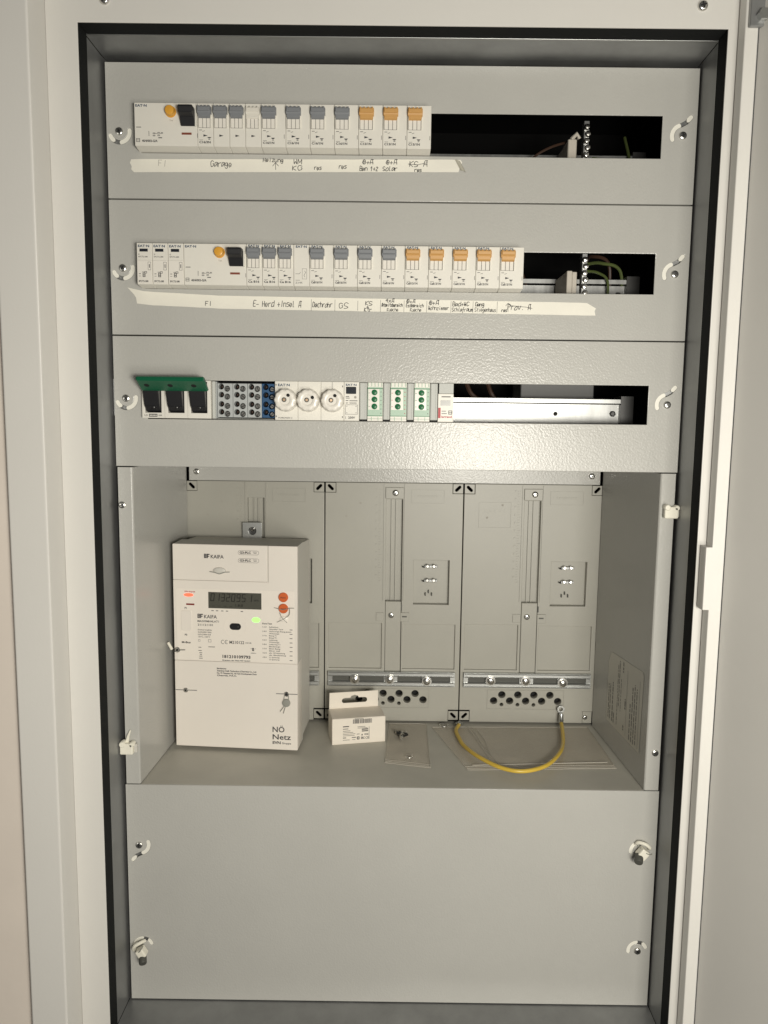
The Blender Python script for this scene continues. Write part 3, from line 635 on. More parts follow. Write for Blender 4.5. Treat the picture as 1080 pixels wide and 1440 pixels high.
pen(m, 'WM', -115.4, -110.6, 4.8, y, 10.5); pen(m, 'KG', -116, -117.4, 4.8, y, 11.5); pen(m, 'res', -92.6, -116.4, 4.2, y, 8.6); pen(m, 'res', -65, -115, 4.6, y, 9)
pen(m, 'O+A', -37, -110, 4.6, y, 13); pen(m, 'Ban 1+2', -35.8, -116.8, 4.4, y, 21); pen(m, 'O+A', -10.6, -109.9, 4.6, y, 13); pen(m, 'Solar', -12, -116.6, 4.6, y, 17)
pen(m, 'KS A', 19.3, -112, 5.6, y, 21); line(m, [(8, -109.2), (18, -110), (30, -107.6)], .5, y); pen(m, 'res', 19.2, -117.2, 3.6, y, 8.6)
m.build('handwriting', 'pen_ink', t)
m = MB(); pen(m, 'FI', -266.4, -114.4, 6, y, 10, .5); m.build('faded_handwriting', 'ink_faint', t)
t = thing('label_tape', 'long ivory paper tape with handwritten columns under the middle breaker row', 'tape', (-40, 0, -265))
m = plate2d([(-298.4, -264.4)]+rough((-280, -266.2), (-212, -268.6), 8, .12)+rough((-205, -269), (222, -272), 40, .12)+[(224.2, -271.8), (223, -267), (224.4, -264), (214, -258.2)]+rough((205, -257.8), (-206, -254.6), 40, .12)+rough((-212, -254.2), (-290, -250.8), 8, .12)+[(-308.8, -246.8), (-302, -254), (-299.4, -258)], [], -.35, -.05, 0)
m.build('strip', 'tape', t)
m = MB(); pen(m, 'FI', -217, -266, 5, y, 8.6); pen(m, 'E- Herd +Insel A', -138.8, -266.2, 6.2, y, 55, .66); pen(m, 'Dachrohr', -87.2, -266, 5.6, y, 23); pen(m, 'GS', -63.4, -267, 6, y, 11)
pen(m, 'KS', -34.4, -263.4, 4.2, y, 8.4); pen(m, '+', -35.5, -266.5, 3.2, y, 3); pen(m, 'Ktr', -35.3, -270.2, 4, y, 9.4)
pen(m, '4xA', -10.4, -260, 4, y, 10); pen(m, 'Arbeitsbereich', -7.8, -264.6, 3.6, y, 24, .6); pen(m, 'Kueche', -7.2, -269.6, 3.6, y, 13, .5)
pen(m, 'O+A', 13.4, -260.4, 4, y, 11); pen(m, 'Essbereich', 18, -264.9, 3.6, y, 20, .6); pen(m, 'Kueche', 19, -269.6, 3.6, y, 13, .5)
pen(m, 'O+A', 39.6, -262, 4.4, y, 12); pen(m, 'Wohnzimmer', 45.2, -267.6, 4, y, 24, .5)
pen(m, 'Bad+WC', 70.4, -263, 4.4, y, 19.5); pen(m, 'Schlafraum', 72.2, -269, 4.2, y, 24, .55); pen(m, 'Gang', 91.8, -263, 4.2, y, 10.4); pen(m, 'Stiegenhaus', 98.4, -269, 4.2, y, 24.4, .52)
pen(m, 'res', 120, -269, 3.6, y, 6.6); pen(m, 'Prov. A', 137, -266.6, 5.8, y, 27, .66); line(m, [(124.4, -269), (124.2, -259.6)], .5, y); line(m, [(121.6, -262.4), (124.2, -259.4), (127, -262.4)], .5, y); line(m, [(127, -262), (146, -263.6), (152, -264.8)], .5, y)
for x, d in ((-99.8, 0), (-72.9, 0), (-46.9, 1), (-21, 0), (5.8, 0), (31.7, 0), (59.2, 0), (84.3, 0), (111.8, 0)): line(m, [(x, -270.6+d), (x+.2, -257.6-d)], .34, y)
m.build('handwriting', 'pen_ink', t)

# ------------------------------------------------------------------ meter mounting plates
PB = 205
for pi, (cx, lab) in enumerate([(-200.2, 'grey plastic meter mounting plate behind the electricity meter'), (0.1, 'grey plastic meter mounting plate behind the small cardboard box'), (200.4, 'grey plastic meter mounting plate above the yellow cable')]):
    t = thing('meter_plate', lab, 'mounting plate', (cx, PB, -840), 0, 'meter mounting plates')
    dx = -3 if pi == 2 else 0
    X = lambda v: cx+v
    s0, s1 = X(-11.4+dx*.3), X(12.6+dx*.3)
    holes = [rect(s0, s1, -762, -506), rect(X(29.5), X(81.6), -660.5, -594.5), rect(X(-94), X(-16), -758, -689.5), rect(X(14.6), X(92), -758, -690.5)]
    hc = []
    for k in range(9): hc.append((X(-48.6+k*11.9), -805.2 if k % 2 == 0 else -795.8, 5.4))
    for k in range(3): hc.append((X(-36.8+k*23.8), -811, 2.7))
    holes += [circ(a, b, r, 20) for a, b, r in hc]
    outer = [(X(-99.4), -820), (X(-84), -820), (X(-84), -838), (X(84), -838), (X(84), -820), (X(99.4), -820), (X(99.4), -497), (X(84), -497), (X(84), -482.4), (X(-84), -482.4), (X(-84), -497), (X(-99.4), -497)]
    plate2d(outer, holes, PB, PB+12, .6).build('plate', 'plate_plastic', t, smooth=True)
    # recess floors
    MB().box(X(-97), X(-15.6), PB+4, PB+11, -759.5, -688).build('recess_floor', 'plate_plastic', t); MB().box(X(12.6), X(95), PB+4, PB+11, -759.5, -689).build('recess_floor', 'plate_plastic', t)
    MB().box(s0-3, s1+3, PB+9, PB+11, -762, -500).build('slot_floor', 'plate_plastic', t)
    rb = MB(); 
    for xx in (s0+8, s0+14.5): rb.box(xx-.8, xx+.8, PB+6.4, PB+9.2, -762, -500)
    rb.build('slot_rib', 'plate_plastic', t)
    MB().box(X(27), X(84), PB+10, PB+11.5, -663, -592).build('pocket_floor', 'plate_plastic', t)
    # raised rims and embossing
    rm = MB(); rm.box(s0-3.6, s0-2.0, PB-1.4, PB+.3, -655, -484); rm.box(s1+2.0, s1+3.6, PB-1.4, PB+.3, -655, -484)
    [rm.box(X(a), X(b), PB-.7, PB+.1, c, d) for a, b, c, d in ((24.7, 72.7, -511.9, -511), (24.7, 72.7, -492.8, -491.9), (24.7, 25.6, -511, -492.8), (71.8, 72.7, -511, -492.8))]; rm.disc(X(30), -501, 1.3, PB-.3, 10); rm.disc(X(68), -501, 1.3, PB-.3, 10)
    for k in range(9): rm.box(X(34+k*3.4), X(35.8+k*3.4), PB-.8, PB, -502.6, -500)
    for k in range(36):
        rm.box(X(-22), X(-22+(4.4 if k % 5 == 0 else 2.6)), PB-.8, PB, -492-k*3.8-.7, -492-k*3.8)
        if k % 3 == 0: rm.box(X(-26.4), X(-24), PB-.8, PB, -493.5-k*3.8, -491-k*3.8)
    rm.build('embossing', 'plate_plastic', t)
    if pi == 2:
        e = MB(); [e.box(X(a), X(b), PB-.7, PB+.1, c, d) for a, b, c, d in ((-78, -31, -546, -545.1), (-78, -31, -509.5, -508.6), (-78, -77.1, -545.1, -509.5), (-31.9, -31, -545.1, -509.5))]; text(e, 'EAT·N', X(-70), -524, 5.2, PB-.3, w=30, bold=True); e.build('embossed_logo', 'plate_plastic', t)
        for a, b in ((-44, -512.6), (-66, -531)): MB().disc(X(a), b, 1.6, PB-.3, 10).build('mould_mark', 'ink_faint', t)
    else:
        for a, b in ((-48.6, -512), (-69, -531)): MB().disc(X(a), b, 1.4, PB-.3, 10).build('mould_mark', 'ink_faint', t)
    # corner clips with slanted slots
    for sx, zz in ((-1, -489.6), (1, -489.6), (-1, -829), (1, -829)):
        if pi == 2 and sx > 0 and zz < -800:
            MB().box(X(84.4), X(98), PB+.6, PB+3, -838, -820.4).build('corner_tab', 'plate_plastic', t, bevel=.4); screw(t, X(88), PB+.6, -829, 3.6, .5, name='corner_screw'); continue
        x0, x1 = sorted((X(sx*84.6), X(sx*99.0)))
        c = plate2d(rect(x0, x1, zz-7, zz+6.6), [band([((x0+x1)/2-sx*2.4*(1 if zz > -600 else -1), zz-2.4), ((x0+x1)/2+sx*2.4*(1 if zz > -600 else -1), zz+2.4)], 4.2)], PB+.8, PB+3, .3).build('corner_clip', 'plate_plastic', t)
    # top clamp, slider, latch tabs
    if pi:
        MB().box(s0-1, s1+1.4, PB-2.6, PB+6, -505, -488.6).build('clamp', 'plate_plastic', t, bevel=.5)
        screw(t, X(1.8), PB-2.6, -496.4, 4.6, .2, name='clamp_screw', h=2.8)
        MB().box(s0+.4, s1-.9, PB-1.2, PB+5, -761, -656).build('slider', 'plate_plastic', t, bevel=.6)
        screw(t, X(-2.4+dx*.5), PB-1.2, -676.6, 4.4, .9, name='slider_screw')
        MB().box(X(-24.5), X(-13.0), PB-1.2, PB+2, -685.5, -673).build('latch_tab', 'plate_plastic', t, bevel=.4); lt = MB().box(X(11.2), X(24), PB-2, PB+2, -686, -672.6).build('latch_tab', 'plate_plastic', t, bevel=.4)
        MB().box(X(13.6), X(20.6), PB-2.3, PB-1.9, -679.4, -677.4).build('tab_slot', 'seal_grey', lt); MB().box(X(11.6), X(13.4), PB-.4, PB+2, -670, -661).build('stop_pin', 'seal_grey', t)
    # pocket: two clamp screws and three prongs
    for zz in (-604.8, -625.8):
        c = MB().box(X(45.6), X(64.4), PB+5, PB+10, zz-2.0, zz+2.0).build('terminal_clamp', 'galvanised', t, bevel=.5)
        for xx in (50, 59.4): MB().lathe(X(xx), zz+.6, [(2.9, 0), (2.9, -1.6), (2.0, -2.3)], 10, PB+5).build('clamp_screw', 'screw_steel', c, smooth=True)
        MB().tube([(X(46), PB+6, zz-1.4), (X(42.6), PB+5, zz-.2)], 1.0).build('clamp_wire', 'dark_steel', c)
    pg = MB(); 
    for a, b in ((47.6, -646.5), (52.2, -642.6), (57.0, -646.5)): pg.box(X(a-.7), X(a+.7), PB+6, PB+10, b-2.4, b+2.4)
    pg.build('prong', 'seal_grey', t, bevel=.3)
    # cross rail: C section with a centre slot and three bolts
    z0, z1 = -783.2, -761.2
    def ch(a, b, name):
        pf = [(PB-6, a), (PB-6, b), (PB-.2, b), (PB-.2, b-1.1), (PB-4.8, b-1.1), (PB-4.8, a+1.1), (PB-.2, a+1.1), (PB-.2, a)]
        return MB().prism_x(pf, X(-94.6), X(92.8)).build(name, 'zinc', t, bevel=.25)
    ch(z1-7.2, z1, 'cross_rail'); ch(z0, z0+7.2, 'cross_rail')
    for zz in (z1-1.4, z1-6.2, z0+1.4, z0+6.2): MB().tube([(X(-93), PB-6, zz), (X(91), PB-6, zz)], .8, 8).build('rail_bead', 'zinc', t, smooth=True)
    web = MB()
    for a, b in ((-94.6, -88), (-62, -49), (-12, 8), (44, 56), (86, 92.8)): web.box(X(a), X(b), PB-4.4, PB-2.6, z0+6.6, z1-6.6)
    web.build('rail_web', 'zinc', t)
    MB().box(X(-94), X(92), PB-1.4, PB-.4, z0+6, z1-6).build('rail_slot', 'seal_grey', t)
    for xx, zz in ((-55, -772), (-3.4, -771.9), (51.2, -774)):
        bl = MB().lathe(X(xx), zz, [(7.4, 0), (7.4, -1.0), (5.0, -1.1), (4.8, -4.4), (3.6, -5.2)], 18, PB-6).build('rail_bolt', 'screw_steel', t, smooth=True)
        q = MB(); a = random.uniform(.3, 1.3); L_, T_ = 4.0, .55; q.add([(X(xx)+u*math.cos(a)-v*math.sin(a), PB-11.28, zz+u*math.sin(a)+v*math.cos(a)) for u, v in ((-L_, -T_), (L_, -T_), (L_, T_), (-L_, T_))], [(0, 1, 2, 3)]); q.build('bolt_slot', 'dark_steel', bl)
    # hole field rim
    hf = MB(); [hf.box(X(a), X(b), PB-.9, PB+.1, c, d) for a, b, c, d in ((-58.4, 56, -818.3, -817.2), (-58.4, 56, -789.3, -788.2), (-58.4, -57.3, -817.2, -789.3), (54.9, 56, -817.2, -789.3))]; hf.build('hole_field', 'plate_plastic', t)
    vd = MB().box(X(-60), X(60), PB+14, PB+15, -822, -786); vd.build('hole_backing', 'void', t)  # black sheet added behind so the cable holes read as dark depth
# meter hook
t = thing('meter_hook', 'zinc hook plate with screw holding the electricity meter', 'hook', (-204, 198, -562))
plate2d(rect(-217.8, -190, -566, -541), [circ(-203.6, -553.4, 5.6, 18)], 196, 200, .4).build('hook_plate', 'zinc', t); screw(t, -203.6, 199.6, -549.4, 4.4, .3); MB().box(-211, -196, 200.2, 204, -565, -544).build('nut_block', 'dark_steel', t)

# ------------------------------------------------------------------ the electricity meter (local: x right 0..167, z up, face at y = 0)
MW, MHt = 167.0, 278.0
met = thing('electricity_meter', 'large cream electricity meter with display and two orange buttons', 'meter', (-210, 99.5, -836.2), math.radians(-4.2))
mo = -83.5
def mx(v): return mo+v
def mz(v): return MHt+v
prof = [(0.8, 0.2), (0.8, MHt-.2), (40, MHt-1), (99, MHt-6), (99, 6), (60, .6)]
b = MB()
vs = []
for y, ins, zt, zb in ((.9, 0.2, MHt-.2, .2), (38, .0, MHt, 0), (41, 1.8, MHt-2, 2), (98, 1.2, MHt-5, 5)):
    vs += [(mx(ins), y, zb), (mx(MW-ins), y, zb), (mx(MW-ins), y, zt), (mx(ins), y, zt)]
fs = [(0, 1, 2, 3), (15, 14, 13, 12)]+[(4*j+k, 4*(j+1)+k, 4*(j+1)+(k+1) % 4, 4*j+(k+1) % 4) for j in range(3) for k in range(4)]
MB().add(vs, fs).build('housing', 'meter_base', met, local=True)
plate2d(rrect(mx(0), mx(126.6), mz(-48.2), mz(0), 1), [], -1, 6, .5, 2).build('module_cover', 'meter_plastic', met, local=True, smooth=True)
plate2d([(mx(128.4), mz(0)), (mx(MW), mz(0)), (mx(MW), mz(-158.2)), (mx(0), mz(-158.2)), (mx(0), mz(-48.5)), (mx(128.4), mz(-48.5))][::-1], [], -1, 6, .5, 2).build('main_cover', 'meter_plastic', met, local=True, smooth=True)
plate2d(rrect(mx(0), mx(MW), mz(-MHt), mz(-158.5), 1.2), [], -1.2, 30, .6, 2).build('terminal_cover', 'meter_plastic', met, local=True, smooth=True)
plate2d(rrect(mx(4), mx(163), mz(-157), mz(-60), 2), [rect(mx(47.4), mx(119), mz(-85.5), mz(-63.5))], -1.25, -.95).build('face_sticker', 'meter_sticker', met, local=True)
y = -1.36
MB().box(mx(47.4), mx(119), -1.14, -.4, mz(-85.5), mz(-63.5)).build('display', 'lcd_dark', met, local=True)
# seven-segment digits 0132095 1
SEG = {'0': 'abcdef', '1': 'bc', '3': 'abgcd', '2': 'abged', '9': 'abcdfg', '5': 'afgcd', '7': 'abc'}
dg = MB()
def digit(ch, x, z, w_, h_):
    P = {'a': ((0, 1), (1, 1)), 'b': ((1, 1), (1, .5)), 'c': ((1, .5), (1, 0)), 'd': ((0, 0), (1, 0)), 'e': ((0, 0), (0, .5)), 'f': ((0, .5), (0, 1)), 'g': ((0, .5), (1, .5))}
    for sname in SEG.get(ch, ''):
        (a, b_), (c, d) = P[sname]; line(dg, [(x+a*w_+.12*b_*h_, z+b_*h_), (x+c*w_+.12*d*h_, z+d*h_)], .95, -1.2)
for k, ch in enumerate('01320951'): digit(ch, mx(50.5+k*7.0+(1.5 if k == 7 else 0)), mz(-75.4), 4.2, 9.6)
text(dg, 'kWh', mx(109), mz(-74.6), 2.4, -1.2, w=6.5); text(dg, '1.8.0', mx(84), mz(-82.5), 3.4, -1.2, w=10)
for k in range(4): line(dg, [(mx(52+k*8), mz(-82.4)), (mx(56+k*8), mz(-82.4))], .5, -1.2)
dg.build('display_digits', 'lcd_digit', met, local=True)
for zz in (-67.7, -82.8):
    bt = MB().lathe(mx(148.5), mz(zz), [(6.4, 0), (6.4, -2.0), (5.6, -2.8)], 26, -1).build('button', 'button_orange', met, local=True, smooth=True)
    k = MB(); text(k, 'Menü' if zz > -70 else 'Abruf', mx(148.5), mz(zz-1.0), 2.0, -3.86, w=7, align='C', bold=True); k.build('button_caption', 'flag_red', bt, local=True)
MB().lathe(mx(20.8), mz(-68.3), [(6.6, 0), (6.4, -.5), (6, -.6)], 20, -1.1, (1, .36)).build('status_light', 'led_red', met, local=True)
MB().lathe(mx(111.6), mz(-99.6), [(5.6, 0), (5.2, -.5), (4.6, -.6)], 20, -1.1, (1, .62)).build('network_light', 'led_green', met, local=True)
MB().box(mx(17.4), mx(28.4), -1.5, -1.1, mz(-82.1), mz(-79.9)).build('pulse_light', 'led_off', met, local=True)
plate2d(rrect(mx(10), mx(24.6), mz(-116.9), mz(-89.5), 2.4), [], -2, -1, .5).build('port_cap', 'meter_plastic', met, local=True, smooth=True)
rg = plate2d(circ(mx(83.7), mz(-109.4), 15.6, 40), [circ(mx(83.7), mz(-109.4), 14.4, 40)], -1.6, -1.1).build('optical_ring', 'meter_sticker', met, local=True)
plate2d(rrect(mx(75.9), mx(91.2), mz(-114), mz(-105), 4.4, 6), [], -1.5, -1.1).build('optical_port', 'black_plastic', met, local=True)
MB().box(mx(86.8), mx(88.2), -1.7, -1.45, mz(-110.4), mz(-108.8)).build('port_mark', 'seal_grey', met, local=True)
m = MB()
def kaifa(m, x, z, h):
    frame_line(m, x, x+h*.55, z, z+h, h*.2, y); line(m, [(x+h*.12, z+h*.5), (x+h*.45, z+h*.5)], h*.22, y)
    line(m, [(x+h*.75, z), (x+h*.75, z+h)], h*.26, y); line(m, [(x+h*.7, z+h*.88), (x+h*1.3, z+h*.88)], h*.24, y); line(m, [(x+h*.7, z+h*.45), (x+h*1.2, z+h*.45)], h*.2, y)
    text(m, 'KAIFA', x+h*1.55, z, h*.82, y, w=h*3.0, bold=True)
kaifa(m, mx(42.6), mz(-18.2), 5.8); kaifa(m, mx(32.4), mz(-99.4), 5.8)
for zz in (-12.4, -22.9):
    o2 = rrect(mx(88.4), mx(116), mz(zz), mz(zz+5.4), 2.6); line(m, o2+o2[:1], .3, y)
    text(m, 'G3-PLC', mx(90.4), mz(zz+1.4), 2.9, y, w=15, bold=True); line(m, [(mx(108), mz(zz+3.8)), (mx(113.4), mz(zz+3.8))], .5, y); line(m, [(mx(109), mz(zz+2.0)), (mx(113), mz(zz+2.0))], .5, y)
text(m, 'MA309MH4LAT1', mx(32.4), mz(-104.8), 2.7, y, w=29); text(m, '211121101', mx(32.5), mz(-109.8), 2.8, y, w=20.5)
for k, s in enumerate(['Drehstromzähler', '3x230/400V 50Hz', '0,25-5(100)A Kl.B', '-25°C...+60°C']): text(m, s, mx(32.6), mz(-116.2-k*3.2), 1.9, y, w=19.5-k*1.0)
text(m, 'P1', mx(16.5), mz(-87.4), 2.4, y, align='C', bold=True); text(m, 'P3', mx(16.3), mz(-124), 2.4, y, align='C', bold=True); text(m, 'M-Bus', mx(10.4), mz(-134.4), 2.6, y, w=12, bold=True)
frame_line(m, mx(33), mx(35.6), mz(-131.5), mz(-128.6), .3, y); frame_line(m, mx(46.6), mx(50.6), mz(-132), mz(-128.2), .35, y)
for a, zz, b_ in ((33, -139.4, 37), (33, -143.9, 37.4), (46.6, -138.4, 55.6), (34, -147, 38), (34.8, -149.4, 37.6), (34, -151.6, 38), (33.6, -154.4, 38.6)): line(m, [(mx(a), mz(zz)), (mx(b_), mz(zz))], .8, y)
for cx_ in (66.6, 71.6):
    pts = arc(mx(cx_), mz(-131), 2.5, 60, 300, 8); line(m, pts, .6, y)
line(m, [(mx(69.4), mz(-131)), (mx(72), mz(-131))], .55, y)
text(m, 'M210122', mx(75.4), mz(-133), 4.0, y, w=20); text(m, '0102 NB', mx(97), mz(-132.2), 1.8, y, w=8); text(m, '181210109793', mx(65.7), mz(-152.8), 4.0, y, w=38, bold=True); text(m, 'Eigentum der Netz NÖ GmbH', mx(65.6), mz(-156.8), 1.6, y, w=37.6, bold=True)
for a in ((104, -139), (110, -139), (104, -145), (110, -145)): line(m, [(mx(a[0]), mz(a[1])), (mx(a[0]+1.4), mz(a[1]))], .5, y)
frame_line(m, mx(106), mx(108.6), mz(-142), mz(-138), 1.0, y); line(m, [(mx(105), mz(-145)), (mx(109.6), mz(-145))], .7, y)
text(m, 'Kurz-Text', mx(120), mz(-105), 2.0, y, w=13, bold=True)
rows = ['Selbsttest', 'Aktueller Tarif', 'Wirkenergie Bezug gesamt', 'Wirkenergie', 'Bezug T1', 'Bezug T2', 'Lieferung', 'Wirkenergie', 'Lieferung T1', 'Blindenergie', 'Blind. Bezug', 'Blind. Lief.', 'akt. Wirkleistung', 'akt. Blindleistung', 'L1 Spannung', 'L2 Spannung']
for k, s in enumerate(rows):
    z = -109.4-k*2.95; text(m, s, mx(129), mz(z), 1.7, y, w=min(30, 1.25*len(s)))
    if k % 2 == 0: text(m, '%d.%d.0' % (1+k // 4, 6+k % 3), mx(120), mz(z), 1.6, y, w=5.6)
    if k % 2 and k < 14: line(m, [(mx(156.6), mz(z+.7)), (mx(160.4), mz(z+.7))], .8, y)
line(m, [(mx(156.6), mz(-153.4)), (mx(160.4), mz(-153.4))], .8, y)
for a in (53, 59.1, 66.1, 72.6, 92.6): line(m, [(mx(a-1.6), mz(-88.8)), (mx(a+1.6), mz(-88.8))], .9, y)
m.build('lettering', 'ink', met, local=True)
m = MB(); text(m, 'Wh-Impuls', mx(14.9), mz(-64.6), 1.8, y, w=15, bold=True); m.build('light_caption', 'ink_red', met, local=True)
y2 = -1.3; m = MB()
for k, s in enumerate(['Manufacturer:', 'Shenzhen Kaifa Technology (Chengdu) Co., Ltd.', 'No. 99 Tianquan Rd., Hi-Tech Development Zone', 'Chengdu, P.R.C.']): text(m, s, mx(57.8), mz(-168.6-k*3.2), 2.0, y2, w=(13, 54, 54, 27)[k], bold=True)
text(m, 'NÖ', mx(133), mz(-253.2), 7.6, y2, w=16.4, bold=True); text(m, 'Netz', mx(133), mz(-263.4), 7.2, y2, w=25, bold=True); text(m, 'EVN', mx(133), mz(-269.8), 3.8, y2, w=11, bold=True); text(m, 'Gruppe', mx(145.6), mz(-269.8), 2.8, y2, w=12.6)
m.build('supplier_lettering', 'ink', met, local=True)
# sealing screws, wires and the lead seal
for xs, zs, ln in ((14.7, -199.4, (.7, 30)), (152.3, -199.6, (138, 167))):
    gr = MB().box(mx(ln[0]), mx(ln[1]), -1.45, -1.15, mz(zs-.5), mz(zs+.5)).build('screw_groove', 'ink_soft', met, local=True)
    sc_ = MB().lathe(mx(xs), mz(zs), [(3.4, 0), (3.4, -1), (2.6, -1.8)], 16, -1.2).build('sealing_screw', 'screw_steel', met, local=True, smooth=True)
    MB().lathe(mx(xs), mz(zs), [(1.4, 0), (1.3, -.1)], 12, -3.0).build('screw_hole', 'void', sc_, local=True)
sc_ = MB().lathe(mx(4.3), mz(-143.8), [(3.8, 0), (3.8, -1), (2.9, -1.8)], 16, -1.2).build('sealing_screw', 'screw_steel', met, local=True, smooth=True); MB().lathe(mx(4.3), mz(-143.8), [(1.6, 0), (1.5, -.1)], 12, -3.0).build('screw_hole', 'void', sc_, local=True)
MB().tube([(mx(15), -2, mz(-143.6)), (mx(6), -3.4, mz(-143.6)), (mx(-1), -4, mz(-147)), (mx(-5), -4, mz(-136))], .5, 6).build('seal_wire', 'dark_steel', met, local=True)
MB().tube([(mx(-7.6), -4, mz(-133.4)), (mx(-2.4), -4, mz(-143))], 1.9, 8).build('seal_tag', 'seal_white', met, local=True)
MB().lathe(mx(152.1), mz(-211.6), [(5.4, 0), (5.6, -1), (5.2, -2.4), (3, -2.8)], 20, -1.6).build('lead_seal', 'lead_grey', met, local=True, smooth=True)
sw = MB(); sw.tube([(mx(149.6), -2.2, mz(-201)), (mx(148.8), -3, mz(-208))], .45, 6); sw.tube([(mx(155), -2.2, mz(-201)), (mx(155.4), -3, mz(-208))], .45, 6); sw.tube([(mx(149.4), -3, mz(-216)), (mx(144), -3.4, mz(-223.6))], .45, 6); sw.tube([(mx(151), -3, mz(-216.6)), (mx(148.4), -3.4, mz(-226))], .45, 6)
sw.build('seal_wire', 'lead_grey', met, local=True)
MB().lathe(mx(63.3), mz(-34.6), [(8.4, 0), (8, -2.2), (6, -3), (3, -3.2)], 24, -1, (1, .55)).build('module_screw_cap', 'meter_base', met, local=True, smooth=True)
MB().tube([(mx(50), -2, mz(-36)), (mx(58), -4.4, mz(-36.6)), (mx(64), -4.8, mz(-38.4)), (mx(70), -4.4, mz(-36)), (mx(77), -2, mz(-36))], .55, 6).build('seal_wire', 'lead_grey', met, local=True)
bw = MB(); bw.tube(smooth_path([(mx(136), -2, mz(-82)), (mx(143), -4.4, mz(-83)), (mx(148.5), -4.6, mz(-84)), (mx(156), -4.4, mz(-82)), (mx(163), -2, mz(-82))], 3), .4, 6)
bw.tube(smooth_path([(mx(157), -4.2, mz(-82)), (mx(157), -4.6, mz(-90)), (mx(150), -3, mz(-96)), (mx(140), -2.4, mz(-101.6))], 4), .4, 6); bw.tube(smooth_path([(mx(144), -4, mz(-88)), (mx(147), -3.4, mz(-95)), (mx(153.6), -2.4, mz(-102))], 4), .4, 6); bw.build('seal_wire', 'lead_grey', met, local=True)
MB().lathe(mx(149), mz(-97.4), [(5.6, 0), (5.4, -1.2), (4, -1.8)], 18, -1.1, (1, .8)).build('clear_seal', 'meter_sticker', met, local=True, smooth=True)

# ------------------------------------------------------------------ things on the shelf
SZ = -841.2
bx = thing('cardboard_box', 'small white cardboard box with hanging tab and printed label', 'box', (-45.6, 129, SZ), math.atan2(15.6, 75.6)); BW, BH, BD = 37.6, 37.5, 40
MB().box(-BW, BW, 0, BD, .1, BH).build('carton', 'cardboard', bx, bevel=.7, local=True)
hang = band([(-14, BH+11.6), (14, BH+11.6)], 6.4); 
tabo = [(-BW+1, BH-1), (BW-3, BH-1), (BW-3.4, BH+23.5), (-BW+1.5, BH+23.5)]
hole_ = [(-16, BH+7.4), (16, BH+7.4), (18, BH+9), (18.4, BH+11.6), (17, BH+14), (14, BH+14.8), (6, BH+14.8), (4.6, BH+17.4), (0, BH+18.8), (-4.6, BH+17.4), (-6, BH+14.8), (-14, BH+14.8), (-17, BH+14), (-18.4, BH+11.6), (-18, BH+9)]
plate2d(tabo, [hole_], BD-.8, BD, .15).build('hanging_tab', 'cardboard', bx, local=True)
m = MB(); y = -.12
x = -8.5
for k in range(26):
    wd_ = random.choice((.4, .6, .9)); 
    if k != 9: m.box(x, x+wd_, y, y+.05, BH-8.2, BH-2.0)
    x += wd_+random.choice((.3, .5))
for a, z_, b_, tk in ((-22.5, 25.8, -14, 1.4), (-22.5, 22.4, -15, .9), (-22.5, 19.4, -12, .7), (-22.5, 17, -8, .6), (-22.5, 14.8, -5, .6), (-22.5, 12.6, -6, .6), (-22.5, 9.6, -18, 1.1), (-10, 9.6, -4, 1.0), (-22.5, 6.4, -13, .6), (-9.4, 6.4, -5, .5), (-2, 24.5, 9, .6), (-2, 22.6, 12, .6), (4, 20.6, 13, 1.6), (4, 18.0, 13, 1.4), (-3, 14, 1, .8)): line(m, [(a, z_), (b_, z_)], tk, y)
frame_line(m, -2.8, .8, 6.2, 10.4, 1.1, y); text(m, 'ERC', 3, 6.6, 3.2, y, w=5, bold=True); text(m, 'CE', 9, 6.6, 3.2, y, w=5); text(m, 'VDE', 7.4, 12, 2.2, y, w=6, bold=True); m.add([(3, y, 11.8), (6, y, 11.8), (4.5, y, 14.2)], [(0, 1, 2)])
line(m, [(14.4, 24), (14.4, 6)], .5, y); m.build('lettering', 'ink', bx, local=True)
th = MB(); th.add([(x_, -.06, BH-1.8+z_) for x_, z_ in [(-7, 0), (7, 0), (5.4, 1.2), (-5.4, 1.2)]], [(0, 1, 2, 3)]); th.build('thumb_notch', 'ink_faint', bx, local=True)
